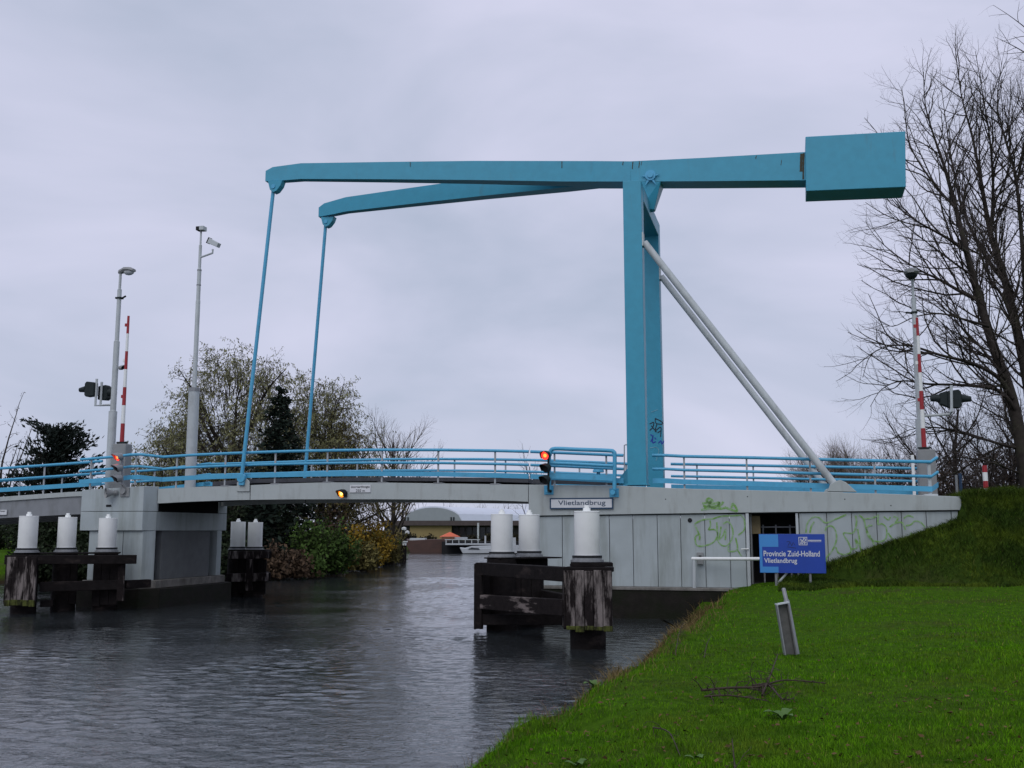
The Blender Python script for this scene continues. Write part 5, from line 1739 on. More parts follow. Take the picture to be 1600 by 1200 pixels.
# the big bare trees at the right
def limb_tree(name, label, Y, limbs, seed, P, m="twig", depth=2.0):
    g = np.random.default_rng(seed)
    b = at(*limbs[0][0][0], Y)
    t = tree_thing(name, label, b[0], Y, 1.5, "bare trees at the right of the bridge")
    tr, tw, tw2 = Tubes(), Tubes(), Tubes()
    for pts, r0, r1, dy in limbs:
        n = len(pts)
        w = smooth([tuple(at(px, py, Y + dy * (i / max(1, n - 1)) + (g.normal(0, .15) if i else 0))) for i, (px, py) in enumerate(pts)], 4)
        w = np.array(w)
        tr.add(w, r0, r1, 7 if r0 > .12 else 5, 1.45)
        ramify([tw, tw2], w, r0, r1, 0, g, P, None, .08)
    tr.obj("trunk", "bark", t)
    tag(tw.obj("branch", "bark", t), kind="stuff")
    tw2.obj("crown", m, t)
    return t
PBIG = dict(levels=[dict(dens=2.2, ang=(22, 58), len=4.0, n=6, wob=.13, up=.09, r=.045, k=4),
                    dict(dens=2.9, ang=(25, 60), len=1.6, n=4, wob=.17, up=.08, r=.022, k=3),
                    dict(dens=3.5, ang=(25, 60), len=.62, n=2, wob=.22, up=.05, r=.012, k=3)])
YT = 44
limb_tree("bare_tree", "tall bare tree with leaning trunk right of the lamp post, branches reaching the counterweight", YT, [
    ([(1612, 835), (1600, 720), (1580, 620), (1552, 540), (1528, 460), (1510, 392), (1492, 320), (1476, 262), (1460, 215), (1446, 165), (1443, 112)], .33, .015, 1),
    ([(1582, 622), (1560, 590), (1520, 568), (1470, 555), (1425, 541), (1388, 541), (1360, 556), (1348, 590)], .12, .012, -2.5),
    ([(1586, 640), (1560, 610), (1510, 602), (1450, 600), (1410, 595), (1378, 608), (1360, 635)], .11, .012, -1.5),
    ([(1530, 470), (1500, 455), (1470, 438), (1441, 424), (1405, 402), (1370, 372), (1352, 345)], .10, .01, 2),
    ([(1512, 395), (1480, 372), (1440, 350), (1410, 330), (1385, 300)], .09, .01, -2),
    ([(1590, 700), (1550, 690), (1500, 674), (1460, 668), (1420, 672), (1390, 690)], .08, .01, 1.5),
    ([(1494, 325), (1470, 300), (1440, 260), (1420, 220), (1412, 160), (1409, 135)], .07, .01, 2),
    ([(1545, 510), (1510, 500), (1470, 490), (1430, 495), (1395, 510), (1372, 500)], .07, .01, -1.5),
    ([(1570, 590), (1530, 540), (1490, 500), (1450, 470), (1420, 460)], .07, .01, 1),
    ([(1518, 430), (1490, 410), (1450, 380), (1400, 340), (1380, 320)], .06, .01, -1),
    ([(1560, 560), (1540, 480), (1530, 420), (1545, 340)], .06, .01, 2),
    ([(1595, 740), (1540, 720), (1480, 715), (1440, 730)], .06, .01, -1)],
    41, PBIG)
limb_tree("bare_tree", "tallest bare tree at the right edge, several upright stems above the others", YT + 3, [
    ([(1625, 840), (1612, 640), (1590, 520), (1568, 430), (1548, 366), (1534, 290), (1520, 217), (1502, 148), (1492, 70)], .31, .015, 1),
    ([(1570, 440), (1540, 400), (1505, 330), (1487, 250), (1478, 190), (1470, 130)], .12, .012, 1.5),
    ([(1548, 366), (1552, 300), (1547, 220), (1536, 150), (1524, 80)], .10, .012, -1.5),
    ([(1610, 600), (1600, 420), (1588, 283), (1570, 215), (1558, 160), (1566, 95)], .14, .012, -1),
    ([(1612, 640), (1632, 500), (1625, 330), (1608, 220), (1596, 130)], .14, .012, 2),
    ([(1590, 283), (1604, 200), (1590, 150)], .07, .012, -1),
    ([(1568, 430), (1556, 360), (1572, 280), (1582, 190), (1578, 120)], .07, .010, 1),
    ([(1534, 290), (1530, 220), (1540, 150), (1534, 110)], .05, .010, 1.5),
    ([(1600, 560), (1570, 470), (1540, 420), (1510, 300), (1505, 230)], .09, .010, -2),
    ([(1620, 700), (1640, 560), (1620, 420), (1630, 300)], .12, .012, 1)],
    42, PBIG)
limb_tree("bare_tree", "bare tree mostly outside the right edge, a few twigs hanging in at the top", YT - 12, [
    ([(1800, 840), (1760, 500), (1700, 200), (1660, 90)], .35, .06, 0),
    ([(1700, 200), (1660, 110), (1620, 60), (1585, 30), (1552, 8)], .05, .006, 1),
    ([(1690, 180), (1650, 120), (1610, 88), (1580, 70), (1555, 58)], .05, .006, -1),
    ([(1660, 90), (1620, 30), (1590, -20), (1570, -50)], .05, .008, 0)],
    43, dict(levels=[dict(dens=1.5, ang=(25, 60), len=1.6, n=5, wob=.14, up=.04, r=.022, k=3), dict(dens=2.5, ang=(25, 60), len=.6, n=3, wob=.2, up=.04, r=.008, k=3)]))
PMED = dict(levels=[dict(dens=3.0, ang=(20, 60), len=2.6, n=5, wob=.16, up=.08, r=.034, k=3), dict(dens=3.8, ang=(25, 65), len=1.0, n=3, wob=.2, up=.06, r=.016, k=3)])
for i, (px, yt, Y, lab) in enumerate(((1500, 560, 52, "low bare tree right of the barrier, dense thin branches behind the lamp post"),
                                      (1570, 600, 50, "low bare tree behind the leaning trunk at the right edge"),
                                      (1440, 640, 56, "low bare tree seen through the barrier and the right railing end"),
                                      (1535, 640, 47, "low spreading bare tree behind the striped marker post"), (1610, 620, 54, "low bare tree cut by the right picture edge"))):
    b = at(px, 790, Y)
    h = at(px, yt, Y)[2] - 1.2
    bare_tree("bare_tree", lab, b[0], Y, h, .16, 60 + i, P=PMED, group="bare trees at the right of the bridge", nlimb=16, spread=.8, low=.03)
for i, (px, yt, Y, m_, lab) in enumerate(((1270, 700, 90, "twig_tan", "leftmost bushy tree behind the right railing, beside the brace"), (1292, 688, 85, "twig_tan", "tallest bushy bare tree behind the right railing, just right of the brace"), (1352, 686, 88, "twig_tan", "tan bushy tree behind the right railing, close to the barrier"),
                                      (1322, 700, 92, "twig_tan", "small tan tree between two bushy trees behind the right railing"), (1395, 690, 80, "twig_tan", "bushy tree just left of the right barrier behind the railing"))):
    b = at(px, 800, Y)
    h = at(px, yt, Y)[2] - 1.2
    bare_tree("bushy_tree", lab, b[0], Y, h, .14, 80 + i, P=dict(levels=[dict(dens=4.0, ang=(15, 50), len=.30 * h, n=4, wob=.12, up=.14, r=.045, k=3), dict(dens=4.5, ang=(20, 50), len=.15 * h, n=3, wob=.16, up=.12, r=.03, k=3)]),
              group="small trees behind the right railing", nlimb=30, spread=.95, m=m_, low=.0)
# bare trees beyond the left bank and the far shore
b = at(614, 850, 98)
bare_tree("bare_tree", "slender bare tree at the end of the left bank beside the willow", b[0], 98, at(606, 640, 98)[2] - 1.2, .22, 71, nlimb=22, spread=.55, m="twig_tan", low=.08,
          P=dict(levels=[dict(dens=2.2, ang=(20, 48), len=3.2, n=5, wob=.10, up=.10, r=.055, k=3), dict(dens=2.4, ang=(20, 50), len=1.4, n=3, wob=.14, up=.08, r=.032, k=3)]))
b = at(838, 850, 150)
bare_tree("bare_tree", "small far bare tree rising behind the railing above the red canal light", b[0], 150, at(838, 692, 150)[2] - 1.2, .2, 72, nlimb=8, spread=.35, m="twig",
          P=dict(levels=[dict(dens=1.0, ang=(20, 48), len=3.2, n=4, wob=.12, up=.08, r=.06, k=3), dict(dens=1.2, ang=(20, 50), len=1.3, n=3, wob=.14, up=.08, r=.035, k=3)]))
for i, (px, yt) in enumerate(((628, 786), (655, 780), (690, 778), (722, 784), (745, 780), (768, 786), (792, 778), (812, 782), (850, 785), (590, 770))):
    Y = 250 + 12 * (i % 3)
    b = at(px, 840, Y)
    h = at(px, yt, Y)[2] - 1.2
    bare_tree("bare_tree", ["far bare tree behind the arched hall", "far bare tree behind the white roof, seen under the deck"][1 if px > 700 else 0], b[0], Y, h, .25, 100 + i, nlimb=8, spread=.6, m="twig_tan",
              group="far bare trees behind the hall" if px <= 700 else "far bare trees behind the white roof", P=dict(levels=[dict(dens=.9, ang=(20, 55), len=3.0, n=3, wob=.12, up=.06, r=.09, k=3), dict(dens=1.0, ang=(20, 50), len=1.6, n=2, wob=.14, up=.06, r=.06, k=3)]))

def leafy_tree(name, label, Y, px, py_top, limbs_az, r, seed, leaf_m, P, leaf_size, per_tip, droop, h=None, spread=.9, group=None, nl=14, up=.06, z=1.3, aspect=.3, dome=None):
    g = np.random.default_rng(seed)
    b = at(px, 840, Y)
    h = h or at(px, py_top, Y)[2] - z
    t = tree_thing(name, label, b[0], Y, z, group)
    tr, tw = Tubes(), Tubes()
    tips = []
    path = wander((b[0], Y, z - .3), (0, 0, 1), h * .45, 6, .05, .05, g)
    tr.add(path, r, r * .5, 8)
    for i in range(nl):
        p = path[2 + i % 5]
        az = 2 * pi * i / nl + g.uniform(-.2, .2)
        el = g.uniform(.35, 1.5)
        d = np.array([cos(az) * spread, sin(az) * spread, el])
        l2 = h * g.uniform(.5, .68)
        lp_ = wander(p, d, l2, 8, .10, up, g)
        tr.add(lp_, r * .45, r * .06, 6)
        ramify([tw], lp_, r * .4, r * .06, 0, g, P, tips, .25)
    if dome:
        wm, n_sp = dome[0] / FPX * Y, dome[1]
        cz = z + h * .50
        for _ in range(n_sp):
            a = g.uniform(0, 2 * pi); q = g.uniform(-.75, 1.0)
            rr = g.uniform(.45, 1.0) ** .5 * (1 + .10 * sin(3 * a + seed) + .08 * sin(5 * a))
            c = np.array([b[0] + wm * rr * cos(a) * sqrt(1 - q * q), Y + wm * rr * sin(a) * sqrt(1 - q * q), cz + h * .5 * rr * q])
            tw.add(wander(c - np.array([(c[0] - b[0]) * .3, (c[1] - Y) * .3, h * .10]), (c - np.array([b[0], Y, cz - h * .25])), h * .10, 3, .1, .0, g), .03, .012, 3)
            for _k in range(4):
                d = np.array([(c[0] - b[0]) * .12, (c[1] - Y) * .12, .35]) + g.normal(0, .5, 3)
                pt = wander(c + g.normal(0, .18, 3), d, g.uniform(.7, 1.5), 3, .2, -.28, g)
                tw.add(pt, .014, .006, 3)
                tips.append(pt)
    tr.obj("trunk", "bark", t)
    tag(tw.obj("branch", "twig", t), kind="stuff")
    cs, ds = [], []
    for pt in tips:
        for _ in range(per_tip):
            u = g.random() * (len(pt) - 1)
            i = min(int(u), len(pt) - 2)
            cs.append(pt[i] + (pt[i + 1] - pt[i]) * (u - i) + g.normal(0, .10, 3))
            ds.append(pt[i + 1] - pt[i])
    ds = np.array(ds); ds /= np.linalg.norm(ds, axis=1)[:, None]
    v, f = cards(np.array(cs), leaf_size, g, aspect, droop, ds * .6)
    o = np_mesh("crown", v, f, leaf_m, t)
    return t
PWIL = dict(levels=[dict(dens=2.1, ang=(30, 75), len=3.2, n=5, wob=.18, up=.0, r=.06, k=3),
                    dict(dens=3.0, ang=(30, 70), len=1.35, n=3, wob=.2, up=-.18, r=.02, k=3)])
leafy_tree("willow", "large willow with sparse brown leaves behind the left half of the lifting deck", 78, 362, 546, None, .50, 31, "leaf_willow", PWIL, .23, 9, .9, spread=.9, nl=16, up=.03, dome=(118, 620))
leafy_tree("willow", "smaller rounded willow right of the conifer, behind the far hanger rod", 84, 492, 590, None, .36, 32, "leaf_willow", PWIL, .23, 9, .9, spread=.8, nl=12, up=.02, dome=(68, 300))
leafy_tree("willow", "low willow at the right end of the willow group, above the railing", 82, 536, 655, None, .25, 33, "leaf_olive", PWIL, .23, 9, .9, spread=.7, nl=8, up=.0, dome=(38, 130))
leafy_tree("willow", "low left shoulder of the willow group beside the camera mast", 80, 262, 660, None, .25, 34, "leaf_willow", PWIL, .23, 9, .9, spread=.8, nl=9, up=.0, dome=(48, 150))

def conifer(name, label, px, py_top, Y, wid, seed, m, h=None, tiers=26, droop=-.12, irregular=.2, z=1.2, crown_lo=.03, size=.42):
    g = np.random.default_rng(seed)
    b = at(px, 840, Y)
    h = h or at(px, py_top, Y)[2] - z
    t = tree_thing(name, label, b[0], Y, z)
    tr, tw = Tubes(), Tubes()
    tr.add(np.array([(b[0], Y, z - .3), (b[0], Y, z + h * .5), (b[0] + .05, Y, z + h * .99)]), .22, .02, 7)
    cs, ds = [], []
    for i in range(tiers):
        u = crown_lo + (1 - crown_lo) * i / tiers
        rad = wid * (1 - u) ** .85 + .12
        nb = int(6 + 9 * (1 - u))
        for k in range(nb):
            az = g.uniform(0, 2 * pi)
            l2 = rad * g.uniform(1 - irregular, 1 + irregular)
            d = np.array([cos(az), sin(az), g.uniform(-.1, .35)])
            pt = wander((b[0], Y, z + h * (u + g.uniform(0, .03))), d, l2, 4, .06, droop, g)
            tw.add(pt, .035, .008, 3)
            for q in range(int(7 + 9 * l2)):
                x = g.uniform(.12, 1) * 4
                j = min(int(x), 3)
                cs.append(pt[j] + (pt[j + 1] - pt[j]) * (x - j) + g.normal(0, .13, 3))
                ds.append(d)
    tr.obj("trunk", "bark", t)
    tag(tw.obj("branch", "bark", t), kind="stuff")
    v, f = cards(np.array(cs), size, g, .45, .2, np.array(ds))
    np_mesh("crown", v, f, m, t)
    return t
conifer("conifer", "dark pointed conifer in front of the willows between the two hanger rods", 431, 604, 68, 3.4, 51, "leaf_conifer", size=.4)
conifer("conifer", "low dark conifer beneath the lifting deck left of the green shrubs", 405, 760, 66, 2.4, 52, "leaf_conifer", tiers=14)
# broad dark cedar at the far left
def cedar(label, px, py_top, Y, seed, wid, h=None, z=1.2):
    g = np.random.default_rng(seed)
    b = at(px, 840, Y)
    h = at(px, py_top, Y)[2] - z
    t = tree_thing("cedar", label, b[0], Y, z)
    tr, tw = Tubes(), Tubes()
    tr.add(np.array([(b[0], Y, z - .3), (b[0] + .2, Y, z + h * .5), (b[0], Y, z + h * .95)]), .35, .05, 7)
    cs, ds = [], []
    for i in range(120):
        u = g.uniform(.08, .98)
        az = g.uniform(0, 2 * pi)
        l2 = wid * (1.05 - .62 * u) * g.uniform(.55, 1.2)
        d = np.array([cos(az), sin(az), g.uniform(.05, .55)])
        pt = wander((b[0], Y, z + h * u * .9), d, l2, 6, .08, .02, g)
        tw.add(pt, .07, .012, 4)
        for q in range(int(36 * l2)):
            x = g.uniform(.15, 1) * 6
            j = min(int(x), 5)
            cs.append(pt[j] + (pt[j + 1] - pt[j]) * (x - j) + g.normal(0, 1, 3) * np.array([.3, .3, .14]))
            ds.append(d + np.array([0, 0, .5]))
    tr.obj("trunk", "bark", t)
    tag(tw.obj("branch", "bark", t), kind="stuff")
    v, f = cards(np.array(cs), .36, g, .4, .0, np.array(ds))
    np_mesh("crown", v, f, "leaf_cedar", t)
cedar("broad dark cedar behind the left approach railing", 80, 650, 76, 53, 5.0)
b = at(-4, 850, 80)
leafy_tree("slender_tree", "slender tree with hanging twigs cut by the left picture edge", 80, -5, 620, None, .2, 35, "leaf_brown", dict(levels=[dict(dens=1.6, ang=(30, 70), len=1.3, n=4, wob=.16, up=-.02, r=.03, k=3), dict(dens=2.0, ang=(30, 70), len=.6, n=3, wob=.2, up=-.1, r=.012, k=3)]), .16, 3, .6, spread=.28, nl=12, up=.05)

# ------------------------------------------------------------------ shrubs along the left bank and undergrowth
def shrub(label, px, py_top, Y, wpx, m, seed, group="shrubs along the left bank", dens=1.0, z=None, py_bot=None, size=.24, name="shrub", twigs="twig"):
    g = np.random.default_rng(seed)
    b = at(px, 850, Y)
    zb = float(ground_z(np.array([b[0]]), np.array([Y]))[0]) if z is None else z
    zb = max(zb, .15)
    h = at(px, py_top, Y)[2] - zb
    w = wpx / FPX * Y
    t = thing(name, label, "shrub", "w", (b[0], Y, zb), group)
    tw = Tubes()
    cs = []
    for i in range(int(22 * dens) + 6):
        az = g.uniform(0, 2 * pi)
        k = g.uniform(.1, 1.0)
        d = np.array([cos(az) * w * k * .9, sin(az) * w * k * .9, h * g.uniform(.55, 1.05) * (1.1 - .45 * k)])
        pt = wander((b[0] + g.normal(0, w * .12), Y + g.normal(0, w * .12), zb - .1), d, np.linalg.norm(d), 5, .10, .02, g)
        tw.add(pt, .03, .007, 3)
        for _ in range(3):
            j = g.integers(1, 5)
            p2 = wander(pt[j], side_dir(pt[j] - pt[j - 1], .8, g), np.linalg.norm(d) * .35, 3, .15, .03, g)
            tw.add(p2, .014, .006, 3)
            for _ in range(int(14 * dens)):
                q = p2[g.integers(0, 4)] + g.normal(0, .16, 3)
                cs.append(q)
        for _ in range(int(30 * dens)):
            q = pt[g.integers(1, 6)] + g.normal(0, .2, 3)
            cs.append(q)
    cs = np.array(cs)
    cs[:, 2] = np.maximum(cs[:, 2], zb + .05)
    tag(tw.obj("branch", twigs, t), kind="stuff")
    v, f = cards(cs, size, g, .55, .15)
    np_mesh("leaves", v, f, m, t)
    return t
SHR = [("dark green shrub left of the pale bollards past the pier", 350, 770, 66, 60, "leaf_dark", 1.6),
       ("dark shrub directly above the far dolphin, under the deck", 425, 775, 68, 55, "leaf_dark", 1.6),
       ("brown brush at the water behind the far dolphin", 432, 848, 62, 38, "leaf_brown", 1.0),
       ("brown low brush left of the bright green patch", 466, 858, 63, 26, "leaf_brown", 1.0),
       ("green shrub in the middle of the left bank", 490, 805, 66, 42, "leaf_green", 1.4),
       ("green shrub leaning over the water left of the yellow ones", 528, 822, 67.5, 34, "leaf_green", 1.3),
       ("tall brown shrub behind the green ones below the deck", 520, 785, 78, 50, "leaf_brown", .8),
       ("yellow leaved shrub left of the largest yellow one", 552, 818, 76, 32, "leaf_yellow", 1.0),
       ("largest yellow leaved shrub near the mooring pile", 585, 815, 84, 34, "leaf_yellow", 1.1),
       ("olive shrub low at the water among the yellow ones", 570, 846, 74.5, 30, "leaf_olive", 1.1),
       ("yellow brown shrub next to the mooring pile", 610, 825, 90, 26, "leaf_olive", 1.0),
       ("brown thicket above the yellow shrubs", 570, 785, 92, 44, "leaf_brown", .5),
       ("small bright green shrub at the water's edge", 492, 868, 64, 14, "leaf_green", .8),
       ("dark shrub under the left approach span", 60, 800, 68, 70, "leaf_dark", 1.6),
       ("dark shrub behind the middle bollard of the left dolphin", 130, 806, 70, 60, "leaf_dark", 1.5),
       ("dark shrub beyond the picture's left edge bollard", -20, 806, 72, 60, "leaf_dark", 1.5),
       ("brown green thicket below the cedar, above the approach span", 50, 728, 82, 90, "leaf_brown", 1.2),
       ("brown thicket between the cedar and the stepped lamp post", 130, 725, 84, 60, "leaf_olive", 1.0),
       ("dark thicket under the willow, left of the mast", 240, 725, 84, 60, "leaf_brown", 1.2),
       ("dark thicket under the willow, right of the mast", 330, 715, 82, 60, "leaf_olive", 1.2),
       ("dark thicket behind the conifer's foot", 400, 720, 82, 50, "leaf_dark", 1.2),
       ("brown thicket under the right willow", 520, 722, 88, 60, "leaf_olive", 1.0),
       ("dark shrub behind the pier", 220, 790, 66, 60, "leaf_dark", 1.5),
       ("dark low shrub at the bank between the first two bollards", 50, 850, 58.6, 30, "leaf_dark", 1.5),
       ("dark low shrub at the bank behind the middle bollard", 100, 848, 58.8, 32, "leaf_dark", 1.5),
       ("dark low shrub at the bank left of the pier shaft", 150, 848, 59, 34, "leaf_dark", 1.5),
       ("dark low shrub at the bank behind the pier shaft", 215, 846, 59.4, 38, "leaf_dark", 1.5),
       ("dark low shrub at the bank right of the pier", 290, 846, 60, 40, "leaf_dark", 1.5),
       ("dark low shrub behind the two far bollards", 372, 842, 60.8, 40, "leaf_dark", 1.5)]
for i, (lab, px, pt_, Y, w, m_, dn) in enumerate(SHR):
    shrub(lab, px, pt_, Y, w, m_, 200 + i, dens=dn, size=.26)
for i, (lab, px, pt_, Y, w) in enumerate((("brown brush behind the right end of the abutment", 1480, 713, 48, 60), ("brown brush behind the striped marker post", 1545, 713, 50, 60),
                                          ("brown brush at the right edge behind the verge", 1605, 708, 49, 60), ("brown brush behind the right barrier cabinet", 1420, 720, 56, 60))):
    shrub(lab, px, pt_, Y, w, "leaf_brown", 300 + i, group="brush behind the right verge", dens=2.2, size=.13, z=1.2)
for i, (lab, px, pt_, Y, w) in enumerate(SHR_FAR):
    shrub(lab, px, pt_, Y, w, "leaf_bank", 340 + i, group=lab + "s", dens=.9, size=.35, z=1.0)
# far wood line on the horizon so that no bare rim of the land shows
g = np.random.default_rng(5)
tw = Tubes()
for i in range(1300):
    x = g.uniform(-330, 330); y = g.uniform(300, 360)
    hgt = g.uniform(4, 9) * (0.8 + .3 * sin(x * .05) + .2 * sin(x * .13 + 1))
    p = wander((x, y, 1.0), (g.normal(0, .25), g.normal(0, .25), 1), hgt, 4, .12, .02, g)
    tw.add(p, .16, .03, 3)
    for _ in range(4):
        j = g.integers(1, 4)
        tw.add(wander(p[j], (g.normal(0, 1), g.normal(0, .6), .8), hgt * .35, 3, .15, .05, g), .08, .03, 3)
wood = np_mesh("woods", np.concatenate(tw.v), np.concatenate(tw.f), "twig_tan", base=(0, 320, 1))
tag(wood, "brown far off line of bare woods along the horizon", kind="stuff")

# ------------------------------------------------------------------ grass and weeds
def grass_blades(n, region, hmin, hmax, wid, seed, m, name, label, tuft=1):
    g = np.random.default_rng(seed)
    x, y = region(n, g)
    d = water_dist(x, y)
    k = d > .25
    x, y, d = x[k], y[k], d[k]
    z = ground_z(x, y)
    n = len(x)
    s, t = (x - OX) * AX[0] + (y - OY) * AX[1], (x - OX) * BX[0] + (y - OY) * BX[1]
    k = ~((s > -4) & (s < 10.3) & (t > -.02))
    x, y, z, d, s, t = x[k], y[k], z[k], d[k], s[k], t[k]
    n = len(x)
    dist = np.hypot(x, y)
    rough = np.clip((d < 1.6) * (1.6 - d) * 1.0, 0, 1) + 1.1 * ((t > -3.9) & (s > 5.0)) * np.clip((z - 1.6) * 1.2, 0, 1)
    h = g.uniform(hmin, hmax, n) * (1 + .9 * rough) * (0.75 + .35 * HILLS(x * 3, y * 3)).clip(.4, 1.5)
    w = wid * g.uniform(.7, 1.3, n) * np.clip(dist / 11, .8, 3.0)
    az = g.uniform(0, 2 * pi, n)
    ln = g.uniform(.2, 1.15, n) * h * (1 + .5 * rough)
    la = g.uniform(0, 2 * pi, n)
    bx, by = np.cos(az) * w / 2, np.sin(az) * w / 2
    lx, ly = np.cos(la) * ln, np.sin(la) * ln
    z0 = z - .015
    v = np.stack([np.stack([x - bx, y - by, z0], -1), np.stack([x + bx, y + by, z0], -1),
                  np.stack([x + bx * .7 + lx * .35, y + by * .7 + ly * .35, z + h * .6], -1),
                  np.stack([x - bx * .7 + lx * .35, y - by * .7 + ly * .35, z + h * .6], -1),
                  np.stack([x + lx, y + ly, z + h], -1)], 1).reshape(-1, 3)
    i = np.arange(n)[:, None] * 5
    f = np.concatenate([i + np.array([[0, 1, 2]]), i + np.array([[0, 2, 3]]), i + np.array([[3, 2, 4]])])
    o = np_mesh(name, v, f, m)
    return tag(o, label, kind="stuff")
def in_view(n, g):
    """points spread evenly in the picture over the lawn"""
    px = g.uniform(560, 1830, n); py = g.uniform(880, 1290, n) 
    x = (px - 800) / FPX
    u = (600 - py) / FPX
    rz = SP + u * CP
    k = (1.35 - HC) / rz
    return x * k, (CP - u * SP) * k
def slope_pts(n, g):
    s = g.uniform(4.6, 16, n); t = g.uniform(-4.2, 3.5, n)
    return OX + s * AX[0] + t * BX[0], OY + s * AX[1] + t * BX[1]
def grass_mat(name, c0, c1, c2, patch):
    m, t, p = new_mat(name)
    N, K = t.nodes.new, t.links.new
    g = N("ShaderNodeNewGeometry")
    r = N("ShaderNodeValToRGB")
    e = r.color_ramp.elements
    e[0].position, e[0].color = 0.0, (*c0, 1)
    e[1].position, e[1].color = 0.97, (*c1, 1)
    q = e.new(1.0); q.color = (*c2, 1)
    K(g.outputs["Random Per Island"], r.inputs["Fac"])
    tcn = N("ShaderNodeTexCoord")
    no = N("ShaderNodeTexNoise"); no.inputs["Scale"].default_value = .8; no.inputs["Detail"].default_value = 5
    K(tcn.outputs["Object"], no.inputs["Vector"])
    r2 = N("ShaderNodeValToRGB")
    e = r2.color_ramp.elements
    e[0].position, e[0].color = 0.42, (0, 0, 0, 1)
    e[1].position, e[1].color = 0.72, (patch, patch, patch, 1)
    K(no.outputs["Fac"], r2.inputs["Fac"])
    mm = N("ShaderNodeMix"); mm.data_type = "RGBA"
    K(r2.outputs["Color"], mm.inputs[0]); K(r.outputs["Color"], mm.inputs[6])
    mm.inputs[7].default_value = (0.105, 0.150, 0.014, 1)
    n3 = N("ShaderNodeTexNoise"); n3.inputs["Scale"].default_value = 2.3; n3.inputs["Detail"].default_value = 6; n3.inputs["Roughness"].default_value = .65
    K(tcn.outputs["Object"], n3.inputs["Vector"])
    r3 = N("ShaderNodeValToRGB")
    e = r3.color_ramp.elements
    e[0].position, e[0].color = 0.46, (0, 0, 0, 1)
    e[1].position, e[1].color = 0.68, (.8, .8, .8, 1)
    K(n3.outputs["Fac"], r3.inputs["Fac"])
    m4 = N("ShaderNodeMix"); m4.data_type = "RGBA"
    K(r3.outputs["Color"], m4.inputs[0]); K(mm.outputs[2], m4.inputs[6])
    m4.inputs[7].default_value = (c0[0] * .9, c0[1] * .75, c0[2], 1)
    K(m4.outputs[2], p.inputs["Base Color"])
    p.inputs["Roughness"].default_value = .8
    p.inputs["Specular IOR Level"].default_value = .05
    return m
M["grass"] = grass_mat("lawn_grass", (0.032, 0.115, 0.003), (0.135, 0.325, 0.006), (0.32, 0.29, 0.07), .8)
M["grass_rough"] = grass_mat("verge_grass", (0.016, 0.036, 0.006), (0.052, 0.090, 0.013), (0.13, 0.11, 0.045), .9)
grass_blades(245000, in_view, .022, .060, .006, 400, "grass", "grass", "bright green short grass on the terrace in the foreground")
grass_blades(80000, slope_pts, .07, .17, .007, 401, "grass_rough", "verge_grass", "dark rough grass on the road embankment at the right")
def edge_pts(n, g):
    P = np.array(RIGHT_SHORE[3:15])
    i = g.integers(0, len(P) - 1, n)
    u = g.random(n)[:, None]
    q = P[i] + (P[i + 1] - P[i]) * u + g.normal(0, .5, (n, 2)) + np.array([.45, -.2])
    k = g.random(n) < np.clip(.25 + .9 * HILLS(q[:, 0] * 4, q[:, 1] * 4) + .5 * np.exp(-((q[:, 1] - 23) / 5.0) ** 2), .03, 1)
    q = q[k]
    return q[:, 0], q[:, 1]
grass_blades(22000, edge_pts, .07, .19, .006, 402, "straw", "dry_grass", "dry straw coloured grass along the top of the bank")
# low brush hanging over the water along the left bank
gl = np.random.default_rng(78)
PB = np.array(LEFT_SHORE[2:6])
ii = gl.integers(0, len(PB) - 1, 16000); uu = gl.random(16000)[:, None]
q = PB[ii] + (PB[ii + 1] - PB[ii]) * uu
q = q + gl.normal(0, .28, q.shape) + np.array([-.1, .1])
hz_ = np.abs(gl.normal(0, .42, len(q))) * (.6 + .5 * np.sin(q[:, 0] * 1.7) ** 2) + .03
bv, bf = cards(np.column_stack([q, hz_]), .22, gl, .45, .2)
bv[:, 2] = np.maximum(bv[:, 2], .0)
tag(np_mesh("bank_undergrowth", bv, bf, "leaf_bank"), "dark low undergrowth hanging over the water along the left bank", kind="stuff")
# fallen leaves in the lawn
gl = np.random.default_rng(77)
lx, ly = in_view(2600, gl)
kk = (water_dist(lx, ly) > .6)
lx, ly = lx[kk], ly[kk]
sB = (lx - OX) * AX[0] + (ly - OY) * AX[1]; tB = (lx - OX) * BX[0] + (ly - OY) * BX[1]
kk = (tB < -.1)
lx, ly = lx[kk], ly[kk]
lv, lf_ = cards(np.stack([lx, ly, ground_z(lx, ly) + .028], -1), .055, gl, .7, 0)
lv[:, 2] = np.repeat(lv.reshape(-1, 4, 3)[:, :, 2].mean(1), 4) + gl.normal(0, .008, len(lv))
tag(np_mesh("fallen_leaves", lv, lf_, "fallen"), "small brown fallen leaves scattered over the lawn", kind="stuff")
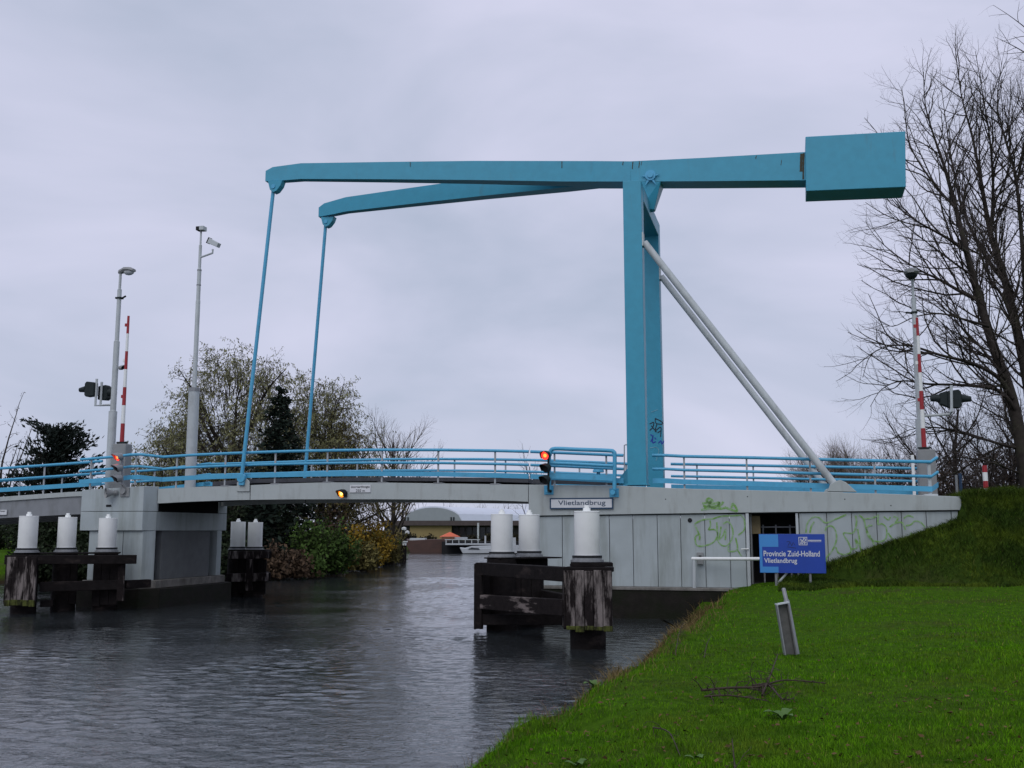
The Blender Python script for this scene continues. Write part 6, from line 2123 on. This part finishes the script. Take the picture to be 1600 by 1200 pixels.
# leafy weeds and dead stems
def zat(x, y): return float(ground_z(np.array([x]), np.array([y]))[0])
def weed(label, px, py, n, size, seed, m="weed", z=1.25):
    g = np.random.default_rng(seed)
    x, y = gz(px, py, z)[:2]
    zz = zat(x, y)
    t = thing("weed_plant", label, "plant", "w", (x, y, zz), "leafy weeds in the bank grass")
    for i in range(n):
        az = g.uniform(0, 2 * pi); l = size * g.uniform(.7, 1.2)
        d = Vector((cos(az), sin(az), 0)); u = Vector((-sin(az), cos(az), 0))
        vs_, fs_ = [], []
        for k, (f, w, h) in enumerate(((0, .04, .02), (.3, .22, .35), (.65, .30, .50), (.9, .16, .48), (1.05, .01, .42))):
            c = Vector((x, y, zz)) + d * f * l + Vector((0, 0, h * l))
            vs_ += [c - u * w * l, c - Vector((0, 0, .05 * l)), c + u * w * l]
        for k in range(4):
            a = 3 * k
            fs_ += [(a, a + 1, a + 4, a + 3), (a + 1, a + 2, a + 5, a + 4)]
        MB().add(vs_, fs_).build("leaf", m, t, shade=True)
    return t
weed("pale broad leaved weed low in the lawn below the dead twigs", 1222, 1102, 5, .15, 1)
weed("broad leaved weed at the bank edge where the lawn meets the water", 930, 1080, 5, .17, 2, z=.9)
weed("small leafy weed in the lower middle of the lawn", 900, 1152, 5, .12, 3)
weed("small leafy weed at the bottom left corner of the bank", 728, 1192, 7, .2, 4, z=.4)
weed("grey green weed right of the lowest dead branch", 1085, 1150, 4, .10, 5)
def dead_branch(label, pts, seed, r=.012, z=1.27, dens=7):
    g = np.random.default_rng(seed)
    w = []
    for px, py, h in pts:
        x, y = gz(px, py, z)[:2]
        w.append((x, y, zat(x, y) + h))
    t = thing("dead_branch", label, "branch", "w", w[0], "dead branches lying in the lawn")
    tb = Tubes()
    w = np.array(smooth(w, 4))
    tb.add(w, r, r * .4, 5)
    ramify([tb], w, r, r * .5, 0, g, dict(levels=[dict(dens=dens * 1.8, ang=(40, 85), len=.24, n=4, wob=.3, up=-.06, r=r * .55, k=3), dict(dens=11, ang=(30, 70), len=.15, n=3, wob=.25, up=.02, r=r * .35, k=3)]), None, 0.0)
    tb.obj("stem", "dead", t)
    return t
dead_branch("dark twiggy dead branch lying across the middle of the lawn", [(1095, 1052, .05), (1140, 1056, .08), (1185, 1062, .10), (1225, 1056, .10), (1290, 1060, .05)], 1, .016, dens=9)
dead_branch("low tangle of dead twigs at the left end of the twiggy dead branch", [(1100, 1060, .03), (1135, 1062, .06), (1170, 1068, .06), (1200, 1074, .04)], 21, .012, dens=12)
dead_branch("small tangle of dead twigs right of the branch stub", [(1175, 1052, .04), (1200, 1060, .09), (1222, 1074, .05), (1240, 1070, .03)], 22, .012, dens=12)
dead_branch("dead branch stub standing at the lower end of the twiggy one", [(1190, 1066, .05), (1206, 1055, .2), (1216, 1040, .3)], 2, .012)
dead_branch("thin dead stem in the lower middle of the lawn", [(1020, 1110, .06), (1045, 1122, .08), (1062, 1145, .03)], 3, .008, dens=3)
dead_branch("long dead branch at the bottom edge of the lawn", [(1068, 1168, .05), (1095, 1180, .06), (1125, 1185, .07), (1160, 1192, .05)], 4, .014)
dead_branch("upright dead twig rising beside the longest low branch", [(1150, 1190, .02), (1147, 1175, .12), (1144, 1160, .2)], 5, .008, dens=3)
dead_branch("dead stems at the water's edge left of the bank top", [(1000, 1040, .0), (995, 1025, .2), (985, 1018, .3)], 6, .010, z=.7, dens=4)
dead_branch("broken dead twig hanging over the water below the bank edge", [(1010, 1046, .0), (990, 1042, .15), (980, 1030, .3)], 7, .012, z=.6, dens=5)
dead_branch("dead twig at the water's edge lower down the bank", [(890, 1106, .0), (880, 1104, .12), (872, 1098, .2)], 8, .010, z=.5, dens=5)
dead_branch("dry upright weed stems near the crest of the bank", [(1055, 1030, .0), (1062, 1012, .25), (1070, 1005, .35)], 9, .008, z=.95, dens=6)
dead_branch("dry weed stem behind the twiggy dead branch", [(1100, 1020, .0), (1105, 1012, .15), (1112, 1006, .22)], 10, .008, z=1.1, dens=6)
dead_branch("dead stems in the bottom left corner of the bank", [(742, 1196, .0), (735, 1182, .12), (738, 1172, .2)], 11, .008, z=.3, dens=5)
